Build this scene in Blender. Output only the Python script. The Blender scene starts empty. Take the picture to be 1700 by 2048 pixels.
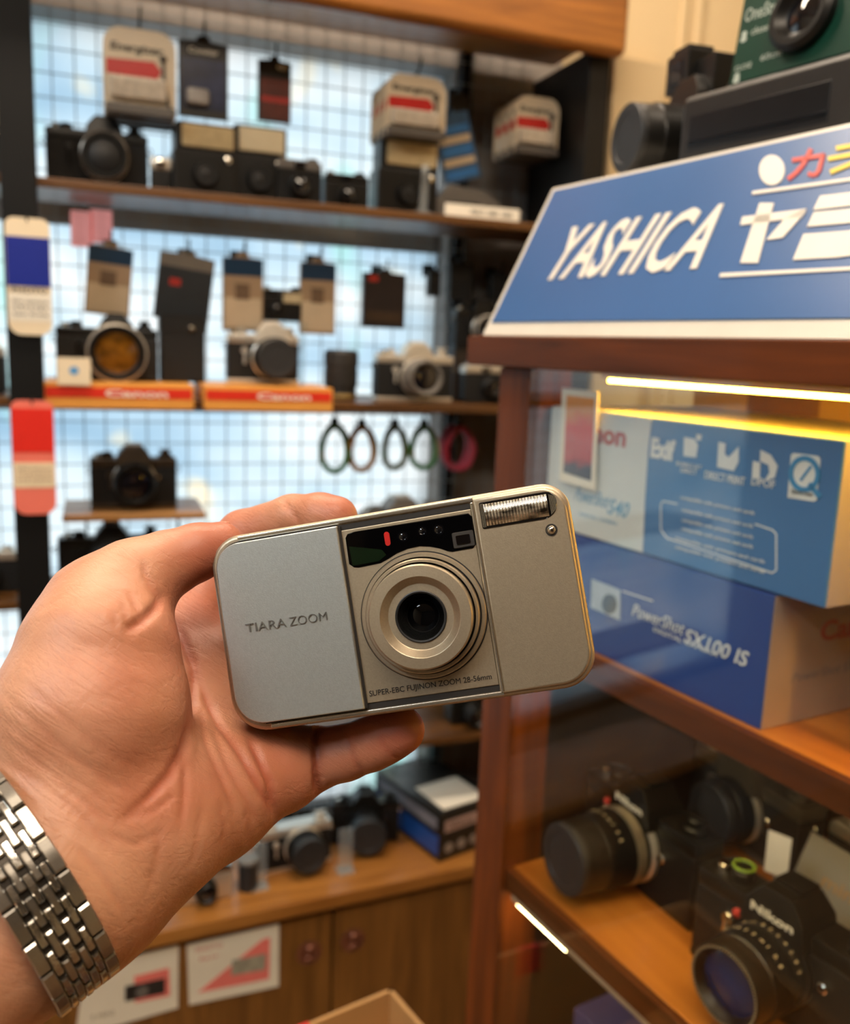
import bpy, bmesh, math, random
import numpy as np
from mathutils import Matrix, Vector
random.seed(4)
S = bpy.context.scene
COL = S.collection
PI = math.pi

# ------------------------------------------------------------------ camera
FPX, CX, CY = 1800.0, 850.0, 1024.0
PITCH, ROLL, HEAD = math.atan(324/1800), math.atan(.04), math.radians(20)
EYE = np.array([0, 0, 1.45])
_F0 = np.array([math.sin(HEAD), math.cos(HEAD), 0]); _R0 = np.array([math.cos(HEAD), -math.sin(HEAD), 0]); _Z = np.array([0, 0, 1.])
FWD = math.cos(PITCH)*_F0 - math.sin(PITCH)*_Z
_U0 = math.sin(PITCH)*_F0 + math.cos(PITCH)*_Z
RGT = math.cos(ROLL)*_R0 + math.sin(ROLL)*_U0
UP = -math.sin(ROLL)*_R0 + math.cos(ROLL)*_U0
def ray(x, y): return FWD + (x-CX)/FPX*RGT - (y-CY)/FPX*UP
def at(x, y, d): return EYE + d*ray(x, y)
def on_plane(x, y, p0, n):
    D = ray(x, y); n = np.array(n, float)
    return EYE + D*(np.dot(np.array(p0)-EYE, n)/np.dot(D, n))
def W(x, y, Y):
    p = on_plane(x, y, (0, Y, 0), (0, 1, 0)); return p[0], p[2]

cd = bpy.data.cameras.new('camera'); cam = bpy.data.objects.new('camera', cd); COL.objects.link(cam)
cam.matrix_world = Matrix(((RGT[0], UP[0], -FWD[0], EYE[0]), (RGT[1], UP[1], -FWD[1], EYE[1]), (RGT[2], UP[2], -FWD[2], EYE[2]), (0, 0, 0, 1)))
cd.sensor_fit = 'HORIZONTAL'; cd.sensor_width = 36; cd.lens = 36*FPX/1700
cd.clip_start = .01
cd.dof.use_dof = True; cd.dof.focus_distance = .283; cd.dof.aperture_fstop = cd.lens/3.0
S.camera = cam

# ------------------------------------------------------------------ world, lamps, exposure
wd = bpy.data.worlds.new('daylight'); S.world = wd; wd.use_nodes = True
wd.node_tree.nodes['Background'].inputs[0].default_value = (.92, .965, 1.0, 1)
wd.node_tree.nodes['Background'].inputs[1].default_value = 1.55
S.view_settings.view_transform = 'Standard'; S.view_settings.look = 'None'
S.view_settings.exposure = 0.3; S.view_settings.gamma = 1.0; S.view_settings.use_curve_mapping = False
S.cycles.max_bounces = 8; S.cycles.diffuse_bounces = 4; S.cycles.glossy_bounces = 4; S.cycles.transparent_max_bounces = 12
S.cycles.caustics_reflective = False; S.cycles.caustics_refractive = False; S.cycles.sample_clamp_indirect = 4

WARM = (1.0, .82, .63); COOL = (.82, .93, 1.0)
# ceiling luminaires, the cool one added as stand-in daylight: x, y, width, depth, colour, strength
LAMPS = [(-.15, -.35, .9, .5, WARM, 13.5), (.95, .35, .5, .5, WARM, 4.5), (.15, .98, 1.1, .16, WARM, 30), (-1.35, -.25, .45, .9, COOL, 17)]

# ------------------------------------------------------------------ materials
def srgb(c):
    if isinstance(c, str):
        c = [int(c[i:i+2], 16)/255 for i in (0, 2, 4)]
    return tuple(v/12.92 if v <= .04045 else ((v+.055)/1.055)**2.4 for v in c)
_mats = {}
def mat(name, c, rough=.5, metal=0., var=.06, scale=40., bump=0., bscale=None, spec=.5, coat=0., trans=0., sss=0., stretch=None, emit=0.):
    if name in _mats: return _mats[name]
    m = bpy.data.materials.new(name); m.use_nodes = True; nt = m.node_tree; b = nt.nodes['Principled BSDF']
    col = srgb(c)
    tc = nt.nodes.new('ShaderNodeTexCoord'); nz = nt.nodes.new('ShaderNodeTexNoise'); nz.inputs['Scale'].default_value = scale; nz.inputs['Detail'].default_value = 4
    src = tc.outputs['Object']
    if stretch:
        mp = nt.nodes.new('ShaderNodeMapping'); mp.inputs['Scale'].default_value = stretch; nt.links.new(src, mp.inputs[0]); src = mp.outputs[0]
    nt.links.new(src, nz.inputs['Vector'])
    rp = nt.nodes.new('ShaderNodeValToRGB')
    rp.color_ramp.elements[0].position = .3; rp.color_ramp.elements[1].position = .7
    rp.color_ramp.elements[0].color = (*[v*(1-var) for v in col], 1); rp.color_ramp.elements[1].color = (*[min(1, v*(1+var)) for v in col], 1)
    nt.links.new(nz.outputs['Fac'], rp.inputs[0]); nt.links.new(rp.outputs[0], b.inputs['Base Color'])
    b.inputs['Roughness'].default_value = rough; b.inputs['Metallic'].default_value = metal
    b.inputs['Specular IOR Level'].default_value = spec; b.inputs['Coat Weight'].default_value = coat
    b.inputs['Transmission Weight'].default_value = trans
    if sss: b.inputs['Subsurface Weight'].default_value = sss; b.inputs['Subsurface Radius'].default_value = (.004, .0015, .0008); b.inputs['Subsurface Scale'].default_value = 1.0
    if emit: b.inputs['Emission Color'].default_value = (*col, 1); b.inputs['Emission Strength'].default_value = emit
    if bump:
        n2 = nt.nodes.new('ShaderNodeTexNoise'); n2.inputs['Scale'].default_value = bscale or scale*6; n2.inputs['Detail'].default_value = 3
        nt.links.new(src, n2.inputs['Vector'])
        bp = nt.nodes.new('ShaderNodeBump'); bp.inputs['Strength'].default_value = bump; bp.inputs['Distance'].default_value = .001
        nt.links.new(n2.outputs['Fac'], bp.inputs['Height']); nt.links.new(bp.outputs[0], b.inputs['Normal'])
    _mats[name] = m
    return m
def wood(name, c1, c2, axis=0, rough=.4, scale=6., coat=.15):
    if name in _mats: return _mats[name]
    m = bpy.data.materials.new(name); m.use_nodes = True; nt = m.node_tree; b = nt.nodes['Principled BSDF']
    tc = nt.nodes.new('ShaderNodeTexCoord'); mp = nt.nodes.new('ShaderNodeMapping')
    s = [scale*7]*3; s[axis] = scale*.6; mp.inputs['Scale'].default_value = s
    nz = nt.nodes.new('ShaderNodeTexNoise'); nz.inputs['Scale'].default_value = 1.6; nz.inputs['Detail'].default_value = 6; nz.inputs['Distortion'].default_value = .6
    rp = nt.nodes.new('ShaderNodeValToRGB'); rp.color_ramp.elements[0].position = .32; rp.color_ramp.elements[1].position = .68
    rp.color_ramp.elements[0].color = (*srgb(c1), 1); rp.color_ramp.elements[1].color = (*srgb(c2), 1)
    nt.links.new(tc.outputs['Object'], mp.inputs[0]); nt.links.new(mp.outputs[0], nz.inputs['Vector']); nt.links.new(nz.outputs['Fac'], rp.inputs[0])
    nt.links.new(rp.outputs[0], b.inputs['Base Color']); b.inputs['Roughness'].default_value = rough; b.inputs['Coat Weight'].default_value = coat
    bp = nt.nodes.new('ShaderNodeBump'); bp.inputs['Strength'].default_value = .08; bp.inputs['Distance'].default_value = .001
    nt.links.new(nz.outputs['Fac'], bp.inputs['Height']); nt.links.new(bp.outputs[0], b.inputs['Normal'])
    _mats[name] = m
    return m
def glow(name, c, strength):
    if name in _mats: return _mats[name]
    m = bpy.data.materials.new(name); m.use_nodes = True; nt = m.node_tree; nt.nodes.clear()
    e = nt.nodes.new('ShaderNodeEmission'); o = nt.nodes.new('ShaderNodeOutputMaterial'); e.inputs[0].default_value = (*c, 1); e.inputs[1].default_value = strength
    nt.links.new(e.outputs[0], o.inputs[0]); _mats[name] = m
    return m
def pane(name, tint=(1, 1, 1), ior=1.45, rough=.0, body=0., body_col=(.9, .9, .9)):
    """thin glass sheet: clear with Fresnel reflection, optionally a little frosted body"""
    if name in _mats: return _mats[name]
    m = bpy.data.materials.new(name); m.use_nodes = True; nt = m.node_tree; nt.nodes.clear()
    o = nt.nodes.new('ShaderNodeOutputMaterial'); t = nt.nodes.new('ShaderNodeBsdfTransparent'); g = nt.nodes.new('ShaderNodeBsdfGlossy')
    fr = nt.nodes.new('ShaderNodeFresnel'); mx = nt.nodes.new('ShaderNodeMixShader')
    ge = nt.nodes.new('ShaderNodeNewGeometry'); m1 = nt.nodes.new('ShaderNodeMath'); m1.operation = 'MULTIPLY_ADD'; m1.inputs[1].default_value = -2; m1.inputs[2].default_value = 1
    m2_ = nt.nodes.new('ShaderNodeMath'); m2_.operation = 'POWER'; m2_.inputs[0].default_value = ior
    nt.links.new(ge.outputs['Backfacing'], m1.inputs[0]); nt.links.new(m1.outputs[0], m2_.inputs[1]); nt.links.new(m2_.outputs[0], fr.inputs[0])
    t.inputs[0].default_value = (*tint, 1); g.inputs['Roughness'].default_value = rough
    nt.links.new(fr.outputs[0], mx.inputs[0]); nt.links.new(t.outputs[0], mx.inputs[1]); nt.links.new(g.outputs[0], mx.inputs[2])
    out = mx.outputs[0]
    if body:
        d = nt.nodes.new('ShaderNodeBsdfDiffuse'); d.inputs[0].default_value = (*body_col, 1); m2 = nt.nodes.new('ShaderNodeMixShader'); m2.inputs[0].default_value = body
        nt.links.new(out, m2.inputs[1]); nt.links.new(d.outputs[0], m2.inputs[2]); out = m2.outputs[0]
    nt.links.new(out, o.inputs[0]); _mats[name] = m
    return m

# ------------------------------------------------------------------ mesh builder
class MB:
    def __init__(s): s.v = []; s.f = []; s.mi = []; s.cur = 0
    def m(s, i): s.cur = i; return s
    def add(s, vs, fs):
        o = len(s.v); s.v.extend([tuple(map(float, p)) for p in vs])
        for f in fs: s.f.append([o+i for i in f]); s.mi.append(s.cur)
        return s
    def box(s, x0, x1, y0, y1, z0, z1, bev=0., seg=2):
        x0, x1 = min(x0, x1), max(x0, x1); y0, y1 = min(y0, y1), max(y0, y1); z0, z1 = min(z0, z1), max(z0, z1)
        vs = [(x, y, z) for x in (x0, x1) for y in (y0, y1) for z in (z0, z1)]
        fs = [(0, 1, 3, 2), (4, 6, 7, 5), (0, 4, 5, 1), (2, 3, 7, 6), (0, 2, 6, 4), (1, 5, 7, 3)]
        if bev <= 0: return s.add(vs, fs)
        return s._bev(vs, fs, min(bev, .45*min(x1-x0, y1-y0, z1-z0)), seg)
    def _bev(s, vs, fs, bev, seg, sel=None):
        bm = bmesh.new(); bv = [bm.verts.new(p) for p in vs]
        for f in fs: bm.faces.new([bv[i] for i in f])
        bm.normal_update()
        es = [e for e in bm.edges if (sel is None or sel(e))]
        bmesh.ops.bevel(bm, geom=es, offset=bev, segments=seg, profile=.5, affect='EDGES', clamp_overlap=True)
        bm.verts.index_update(); r = s.add([v.co for v in bm.verts], [[v.index for v in f.verts] for f in bm.faces]); bm.free(); return r
    def prism(s, poly, y0, y1, bev=0., seg=2, M=None):
        """polygon in xz (counter-clockwise seen from -y), extruded y0..y1"""
        n = len(poly); vs = [(x, y0, z) for x, z in poly]+[(x, y1, z) for x, z in poly]
        fs = [list(range(n)), list(range(2*n-1, n-1, -1))]+[[i, n+i, n+(i+1) % n, (i+1) % n] for i in range(n)]
        if bev > 0:
            k = MB(); k._bev(vs, fs, bev, seg, lambda e: abs(e.verts[0].co.y-e.verts[1].co.y) < 1e-9); vs, fs = k.v, k.f
        if M is not None: vs = [tuple(M @ Vector(p)) for p in vs]
        return s.add(vs, fs)
    def lathe(s, prof, c=(0, 0, 0), ax=(0, -1, 0), n=40, caps=True):
        """profile of (radius, distance along ax)"""
        a = Vector(ax).normalized(); q = a.orthogonal().normalized(); w = a.cross(q); c = Vector(c); vs = []; fs = []
        for r, h in prof:
            for i in range(n):
                t = 2*PI*i/n; vs.append(c+a*h+q*(r*math.cos(t))+w*(r*math.sin(t)))
        for k in range(len(prof)-1):
            for i in range(n):
                j = (i+1) % n; fs.append((k*n+i, k*n+j, (k+1)*n+j, (k+1)*n+i))
        if caps:
            fs.append(list(range(n-1, -1, -1))); fs.append([(len(prof)-1)*n+i for i in range(n)])
        return s.add(vs, fs)
    def cyl(s, p0, p1, r, r1=None, n=20, bev=0.):
        p0 = Vector(p0); p1 = Vector(p1); L = (p1-p0).length; r1 = r if r1 is None else r1
        pr = [(r, 0), (r1, L)] if not bev else [(r-bev, 0), (r, bev), (r1, L-bev), (r1-bev, L)]
        return s.lathe(pr, p0, p1-p0, n)
    def tube(s, pts, r, n=8, closed=False):
        P = [Vector(p) for p in pts]; N = len(P); vs = []; fs = []; prev = None
        for i, p in enumerate(P):
            d = (P[(i+1) % N]-P[i-1]) if closed else (P[min(i+1, N-1)]-P[max(i-1, 0)])
            d.normalize(); q = d.orthogonal() if prev is None else prev-d*prev.dot(d); q.normalize(); prev = q; w = d.cross(q)
            rr = r[i] if isinstance(r, (list, tuple)) else r
            for k in range(n): t = 2*PI*k/n; vs.append(p+q*(rr*math.cos(t))+w*(rr*math.sin(t)))
        for i in range(N if closed else N-1):
            for k in range(n): a = i*n; b = ((i+1) % N)*n; fs.append((a+k, a+(k+1) % n, b+(k+1) % n, b+k))
        if not closed: fs.append(list(range(n-1, -1, -1))); fs.append([(N-1)*n+k for k in range(n)])
        return s.add(vs, fs)
    def sphere(s, c, r, n=16, sc=(1, 1, 1)):
        pr = []; vs = []; fs = []; h = n//2
        for i in range(h+1):
            for k in range(n):
                t = PI*i/h; p = 2*PI*k/n; vs.append((c[0]+sc[0]*r*math.sin(t)*math.cos(p), c[1]+sc[1]*r*math.sin(t)*math.sin(p), c[2]+sc[2]*r*math.cos(t)))
        for i in range(h):
            for k in range(n): fs.append((i*n+k, (i+1)*n+k, (i+1)*n+(k+1) % n, i*n+(k+1) % n))
        return s.add(vs, fs)
    def text(s, t, x, z, h, y=0., width=None, shear=0., depth=.0002, bold=0., align='l', M=None):
        """lettering in the xz plane facing -y; (x, z) lower-left of the capitals, h their height"""
        vs, fs, w, capw = _text(t, bold)
        k = h/.727; kx = k if width is None else width/max(w, 1e-6)
        ox = {'l': 0, 'c': -.5*w*kx, 'r': -w*kx}[align]
        out = []
        for a, b, c in vs:
            p = (x+ox+a*kx+shear*b*k, y-(depth if c > 0 else 0), z+b*k); out.append(tuple(M @ Vector(p)) if M is not None else p)
        return s.add(out, fs)
    def strokes(s, polys, y=0., depth=.0003, fn=None):
        for p in polys:
            p = [fn(*q) for q in p] if fn else p
            a = sum(p[i-1][0]*p[i][1]-p[i][0]*p[i-1][1] for i in range(len(p)))
            s.prism(p if a > 0 else p[::-1], y-depth, y)
        return s
    def build(s, name, mats, parent=None, angle=35, M=None):
        me = bpy.data.meshes.new(name); vs = [tuple(M @ Vector(p)) for p in s.v] if M is not None else s.v
        me.from_pydata(vs, [], s.f)
        for m in (mats if isinstance(mats, (list, tuple)) else [mats]): me.materials.append(m)
        if any(s.mi): me.polygons.foreach_set('material_index', s.mi)
        bm = bmesh.new(); bm.from_mesh(me); bmesh.ops.recalc_face_normals(bm, faces=bm.faces); bm.to_mesh(me); bm.free()
        me.polygons.foreach_set('use_smooth', [True]*len(me.polygons)); me.set_sharp_from_angle(angle=math.radians(angle)); me.update()
        o = bpy.data.objects.new(name, me); COL.objects.link(o)
        if parent is not None: o.parent = parent
        o.modifiers.new('even shading', 'WEIGHTED_NORMAL').keep_sharp = True
        return o
_tc = {}
def _text(t, bold=0.):
    key = (t, bold)
    if key not in _tc:
        cu = bpy.data.curves.new('lettering', 'FONT'); cu.body = t; cu.extrude = .5; cu.offset = bold; cu.resolution_u = 3
        o = bpy.data.objects.new('lettering', cu); COL.objects.link(o)
        dg = bpy.context.evaluated_depsgraph_get(); dg.update(); me = bpy.data.meshes.new_from_object(o.evaluated_get(dg))
        vs = [tuple(v.co) for v in me.vertices]; fs = [list(p.vertices) for p in me.polygons]
        bpy.data.objects.remove(o); bpy.data.curves.remove(cu); bpy.data.meshes.remove(me)
        x0 = min((v[0] for v in vs), default=0); x1 = max((v[0] for v in vs), default=0)
        vs = [(v[0]-x0, v[1], v[2]) for v in vs]
        _tc[key] = (vs, fs, x1-x0, 0)
    return _tc[key]

def tag(o, label, cat, group=None, kind=None):
    if label: o['label'] = label
    if cat: o['category'] = cat
    if group: o['group'] = group
    if kind: o['kind'] = kind
    return o
def thing(name, label, cat, loc=(0, 0, 0), rz=0., group=None, M=None):
    o = bpy.data.objects.new(name, None); COL.objects.link(o); o.empty_display_size = .02
    if M is not None: o.matrix_world = M
    else: o.location = loc; o.rotation_euler = (0, 0, rz)
    return tag(o, label, cat, group)
def struct(o): o['kind'] = 'structure'; return o

def line_poly(pts, w):
    """stroked polyline as quads"""
    out = []
    for (x0, y0), (x1, y1) in zip(pts[:-1], pts[1:]):
        L = math.hypot(x1-x0, y1-y0) or 1; a, b = -(y1-y0)/L*w/2, (x1-x0)/L*w/2; out.append([(x0+a, y0+b), (x0-a, y0-b), (x1-a, y1-b), (x1+a, y1+b)])
    return out
def ellipse(cx, cy, rx, ry, n=32): return [(cx+rx*math.cos(2*PI*i/n), cy+ry*math.sin(2*PI*i/n)) for i in range(n)]
# ------------------------------------------------------------------ the room
M_cream = mat('cream paint', 'd9c39a', .6, var=.03, scale=3)
M_ceil = mat('ceiling paint', 'd8cdb8', .8, var=.02, scale=3)
M_floor = mat('shop floor', '8a6a4a', .4, var=.12, scale=5)
M_wood = wood('oak veneer', '452a10', '6a4319', 0, coat=.05)
M_wooddoor = wood('door veneer', '6b451c', '8a5c29', 2, scale=5)
M_dark = mat('black lacquer', '0f0d0b', .5, var=.1, spec=.3)
M_blackmetal = mat('black metal', '070707', .6, var=.1, spec=.25)
WX1 = .570; WZ0, WZ1 = .60, 1.912                     # the window behind the wire grid
def wall_with_hole():
    m = MB(); a, b = 1.50, 1.60
    m.box(-2.2, 1.5, a, b, 0, WZ0); m.box(-2.2, 1.5, a, b, WZ1, 2.6); m.box(-2.2, -1.5, a, b, WZ0, WZ1); m.box(WX1, 1.5, a, b, WZ0, WZ1)
    return m
struct(wall_with_hole().build('wall_back', mat('grey wall paint', '8a837e', .7, var=.05, scale=4)))
struct(MB().box(-2.3, -2.2, -2.5, 1.6, 0, 2.6).build('wall_left', mat('side wall paint', 'b7a88f', .7, var=.03, scale=3)))
struct(MB().box(1.4, 1.5, -2.5, 1.6, 0, 2.6).build('wall_right', M_cream))
struct(MB().box(-2.3, 1.5, -2.6, -2.5, 0, 2.6).build('wall_front', mat('darkened wall paint', '40352b', .6, var=.2, scale=3)))  # unseen wall coloured dark so the gloss window reflects darkness
struct(MB().box(-2.3, 1.5, -2.6, 1.6, -.05, 0).build('floor', M_floor))
struct(MB().box(-2.3, 1.5, -2.6, 1.6, 2.6, 2.7).build('ceiling', M_ceil))
# panelled cream wall standing right of the shelf unit
m = MB(); m.box(.765, 1.4, 1.36, 1.5, 0, 2.6)
for x in (.90, .93, 1.07): m.box(x, x+.012, 1.352, 1.36, 0, 2.6, .003)
m.box(.77, .865, 1.33, 1.36, 0, 1.915, .004)
struct(m.build('trim_1', M_cream))

def film():
    """translucent window film: pale blue, white and faint green, cream and grey patches, lit by the daylight behind"""
    m = bpy.data.materials.new('window film'); m.use_nodes = True; nt = m.node_tree; nt.nodes.clear()
    o = nt.nodes.new('ShaderNodeOutputMaterial'); tc = nt.nodes.new('ShaderNodeTexCoord')
    def noise(scale, sc):
        mp = nt.nodes.new('ShaderNodeMapping'); mp.inputs['Scale'].default_value = sc; n = nt.nodes.new('ShaderNodeTexNoise'); n.inputs['Scale'].default_value = scale; n.inputs['Detail'].default_value = 2
        nt.links.new(tc.outputs['Object'], mp.inputs[0]); nt.links.new(mp.outputs[0], n.inputs['Vector']); return n.outputs['Fac']
    rp = nt.nodes.new('ShaderNodeValToRGB'); cr = rp.color_ramp
    cols = [(.25, (.46, .60, .70)), (.40, (.66, .76, .82)), (.5, (.78, .84, .86)), (.60, (.90, .91, .90)), (.75, (.70, .79, .83))]
    while len(cr.elements) < len(cols): cr.elements.new(.5)
    for e, (p, c) in zip(cr.elements, cols): e.position = p; e.color = (*c, 1)
    nt.links.new(noise(2.6, (1, 1, 2.2)), rp.inputs[0])
    def patch(prev, fac, lo, hi, c):
        mr = nt.nodes.new('ShaderNodeMapRange'); mr.inputs[1].default_value = lo; mr.inputs[2].default_value = hi; nt.links.new(fac, mr.inputs[0])
        mx = nt.nodes.new('ShaderNodeMix'); mx.data_type = 'RGBA'; nt.links.new(mr.outputs[0], mx.inputs[0]); nt.links.new(prev, mx.inputs[6]); mx.inputs[7].default_value = (*c, 1); return mx.outputs[2]
    c = patch(rp.outputs[0], noise(7., (1, 1, .8)), .62, .70, (.95, .88, .74))
    c = patch(c, noise(4., (1.3, 2, .7)), .63, .72, (.62, .84, .80))
    t = nt.nodes.new('ShaderNodeBsdfTranslucent'); nt.links.new(c, t.inputs[0])
    d = nt.nodes.new('ShaderNodeBsdfDiffuse'); nt.links.new(c, d.inputs[0]); mx = nt.nodes.new('ShaderNodeMixShader'); mx.inputs[0].default_value = .12
    nt.links.new(t.outputs[0], mx.inputs[1]); nt.links.new(d.outputs[0], mx.inputs[2]); nt.links.new(mx.outputs[0], o.inputs[0]); return m
win = struct(MB().box(-1.5, WX1, 1.56, 1.564, WZ0, WZ1).build('window_1', film()))
# painted rails of the window standing behind each shelf
m = MB(); M_rail = mat('grey window rail', '8d8a86', .6, var=.04)
for z in (1.64, 1.355): m.box(-1.5, WX1, 1.545, 1.56, z-.022, z+.012, .003)
struct(m.build('window_frame', M_rail))
m = MB(); m.box(-1.5, WX1+.03, 1.48, 1.50, .602, .625, .002); struct(m.build('trim_2', M_dark))
# display wire grid hanging over the window
def grid():
    m = MB(); p = .0305; x = -1.0
    while x < .70: m.cyl((x, 1.47, .615), (x, 1.47, 2.05), .0009, n=6); x += p
    z = .63
    while z < 2.05: m.cyl((-1.0, 1.4725, z), (.70, 1.4725, z), .0009, n=6); z += p*1.08
    return m
tag(grid().build('wire_grid', mat('grey wire', '8d9496', .5, .2)), 'grey wire display grid hanging behind the shelves in front of the window', 'display grid')
tag(MB().box(.572, .592, 1.475, 1.498, .6, 2.05, .002).build('grid_post', M_blackmetal), 'thin black upright holding the right end of the wire grid', 'post')

# shelf unit
t = thing('wall_shelf_unit', 'brown wooden wall shelf unit with black uprights against the bright window', 'shelf unit', (0, 1.4, 0))
for z in (1.651, 1.367, 1.085, .811):
    MB().box(-1.0, .70, -.08, .065, z-.013, z, .002).build('shelf', M_wood, t)
MB().box(-.112, -.070, -.105, -.078, .602, 2.6, .002).build('upright', M_blackmetal, t)
MB().box(.70, .735, -.12, .075, .602, 1.9, .002).build('side_panel', M_dark, t)
m = MB(); m.box(-1.0, .745, -.15, -.12, 1.888, 2.06, .012, 3); m.box(-1.0, .735, -.12, .07, 1.93, 1.95)
m.build('valance', wood('orange oak', '7c4a17', 'a86a2a', 0), t)
# ceiling luminaires
for i, (x, y, w, d, c, st) in enumerate(LAMPS):
    k = ['wide warm ceiling light panel above the photographer', 'square warm ceiling light panel above the glass cabinet', 'long narrow warm ceiling light in front of the shelves', 'cool white ceiling panel added on the left to stand in for shop front daylight'][i]
    t = thing('ceiling_light', k, 'ceiling light', (x, y, 2.55))
    m = MB(); e = .02
    m.box(-w/2-e, w/2+e, -d/2-e, d/2+e, .0, .05, .004)
    m.build('housing', mat('white enamel', 'dddad2', .5, var=.02), t)
    MB().box(-w/2, w/2, -d/2, d/2, -.012, .0, .002).build('diffuser', glow('lamp %s %d' % (k[:4], i), c, st), t)
# ------------------------------------------------------------------ the silver compact camera held in the hand
_o = np.array([-0.06908217, 0.00909396, 0.28717762]); _e1 = np.array([0.97880971, -0.16418996, -0.12236503]); _e2 = np.array([0.1573643, 0.98549267, -0.06356633])
_e2 = _e2-_e1*(_e1@_e2); _e2 /= np.linalg.norm(_e2); _e1 /= np.linalg.norm(_e1); _n = np.cross(_e1, _e2)
def _w(v): return v[0]*RGT-v[1]*UP+v[2]*FWD
_X, _D, _N = _w(_e1), _w(_e2), _w(_n)
_P = EYE+_w(_o)+_D*.0617                                  # lower left corner of the front face
TM = Matrix(((_X[0], _N[0], -_D[0], _P[0]), (_X[1], _N[1], -_D[1], _P[1]), (_X[2], _N[2], -_D[2], _P[2]), (0, 0, 0, 1)))
def silver(name, c, rough, flake=.16, scale=1500):
    m = mat(name, c, rough, .85, var=.05, scale=scale, bump=flake*.5, bscale=2600)
    return m
M_champ = silver('champagne silver paint', 'b3a58e', .42)
M_cover = silver('cool lit silver paint', 'c4cac9', .38)  # bluish daylight reflection is put into the cover's colour
M_edge = mat('bright satin rim', 'd2c9b8', .25, .9, var=.03, scale=300)
M_gloss = mat('black gloss window', '030304', .05, var=.1, spec=.35)
M_black = mat('matte black plastic', '121212', .45, var=.15, scale=200)
M_groove = mat('dark groove', '1b1714', .6, var=.1)
U = .001
def H(y): return (61.7-y)*U                               # measured downwards in millimetres from the top edge
def rr(x0, x1, z0, z1, r, k=8):
    """rounded rectangle, radii r = (bl, br, tr, tl)"""
    P = []
    for cx, cz, q, a in ((x0+r[0], z0+r[0], r[0], 180), (x1-r[1], z0+r[1], r[1], 270), (x1-r[2], z1-r[2], r[2], 0), (x0+r[3], z1-r[3], r[3], 90)):
        n = k if q > 0 else 0
        for i in range(n+1):
            t = math.radians(a+90*i/max(n, 1)); P.append((cx+q*math.cos(t), cz+q*math.sin(t)))
    return P
tc_ = thing('compact_camera', 'silver compact film camera with sliding cover and zoom lens held in the hand', 'camera', M=TM)
# body shell: rounded outline, thick rim, recessed front deck
o_ = rr(-.6*U, 114.3*U, -.4*U, 62.0*U, (11.4*U, 10.6*U, 8.6*U, 9.9*U), 10)
MB().prism(o_, .0004, .0325, .0016, 3).build('body', M_champ, tc_)
# right hand grip panel, in front of the shell
g = rr(85*U, 113.2*U, .9*U, 60.9*U, (0, 9.8*U, 7.8*U, 0), 10)
MB().prism(g, -.0004, .002, .0011, 3).build('front_panel', M_champ, tc_)
# thin rims along the sliding rail, top and bottom
m = MB(); m.box(9.5*U, 85.4*U, -.0004, .003, H(1.8), H(.3), .0004); m.box(11.5*U, 85.4*U, -.0004, .003, H(61.4), H(60.), .0004)
m.box(84.4*U, 85.3*U, -.0009, .002, H(60.3), H(2), .0003)
m.build('rail', M_edge, tc_)
for a, b in ((3.9, 2.1), (59.9, 58.1)): MB().box(10*U, 84.2*U, .0002, .0012, H(a), H(b)).build('groove', M_groove, tc_)
# middle deck
MB().box(38*U, 84.3*U, -.0002, .002, H(58.0), H(3.9), .0003).build('front_deck', M_champ, tc_)
# sliding cover on the left
MB().prism(rr(1.5*U, 42.0*U, 2.0*U, 59.8*U, (9.6*U, .3*U, .3*U, 8.4*U), 10), -.0002, .0012).build('cover_shadow_gap', M_groove, tc_)
c = rr(2.0*U, 42.4*U, 2.5*U, 59.3*U, (9.2*U, .3*U, .3*U, 8.0*U), 10)
m = MB(); m.prism(c, -.0024, .0075, .0020, 1); m.build('sliding_cover', M_cover, tc_)
cv = tc_.children[-1]
MB().box(41.2*U, 42.6*U, -.0019, .001, H(59.4), H(2.4), .0004).build('cover_lip', M_edge, cv)
MB().box(42.6*U, 43.2*U, -.0008, .0005, H(59.2), H(2.6)).build('cover_gap', M_groove, tc_)
m = MB(); m.text('TIARA', 8.9*U, H(30.7), 2.9*U, y=-.0024, width=13.2*U, depth=.0004); m.text('ZOOM', 23.1*U, H(30.7), 2.9*U, y=-.0024, width=12.1*U, depth=.0004, bold=-.012)
m.build('embossed_lettering', mat('embossed silver', '9b9d9c', .3, .9, var=.05, scale=500), cv, 30)
# black window strip
wv = [(45.5, 15.9), (47, 16.2), (54.0, 15.9), (56.0, 15.2), (59.6, 13.7), (63, 12.9), (66.9, 12.7), (70, 13.3), (73.1, 14.4), (75.3, 15.6), (76.6, 16.0), (83.1, 15.9), (84.2, 14.9), (84.3, 6.2), (83.3, 5.0), (47.2, 4.9), (45, 5.3), (44.2, 6.4), (44.1, 14.6)]
MB().prism([(x*U, H(y)) for x, y in wv], -.0005, .001, .0002, 1).build('finder_window', M_gloss, tc_)
fw = tc_.children[-1]
def capsule(x, y0, y1, r): return rr((x-r)*U, (x+r)*U, H(y1), H(y0), (r*U*.98,)*4, 6)
MB().prism(capsule(57.3, 6.6, 11.0, .85), -.0009, -.0004, .0001, 1).build('red_mark', mat('red marker', 'b3201c', .35, var=.05), fw)
m = MB(); m.prism(rr(77.3*U, 84.0*U, H(15.2), H(10.3), (.5*U,)*4, 4), -.0009, -.0004, .0002, 1); m.build('viewfinder_frame', mat('dark grey plastic', '2b2826', .5, var=.1), fw)
m = MB(); m.prism(rr(78.4*U, 82.8*U, H(14.2), H(11.3), (.4*U,)*4, 4), -.0012, -.0006, .0001, 1); m.build('viewfinder_glass', mat('viewfinder glass', '0c0909', .03, coat=.5, var=.2), fw)
m = MB()
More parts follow.
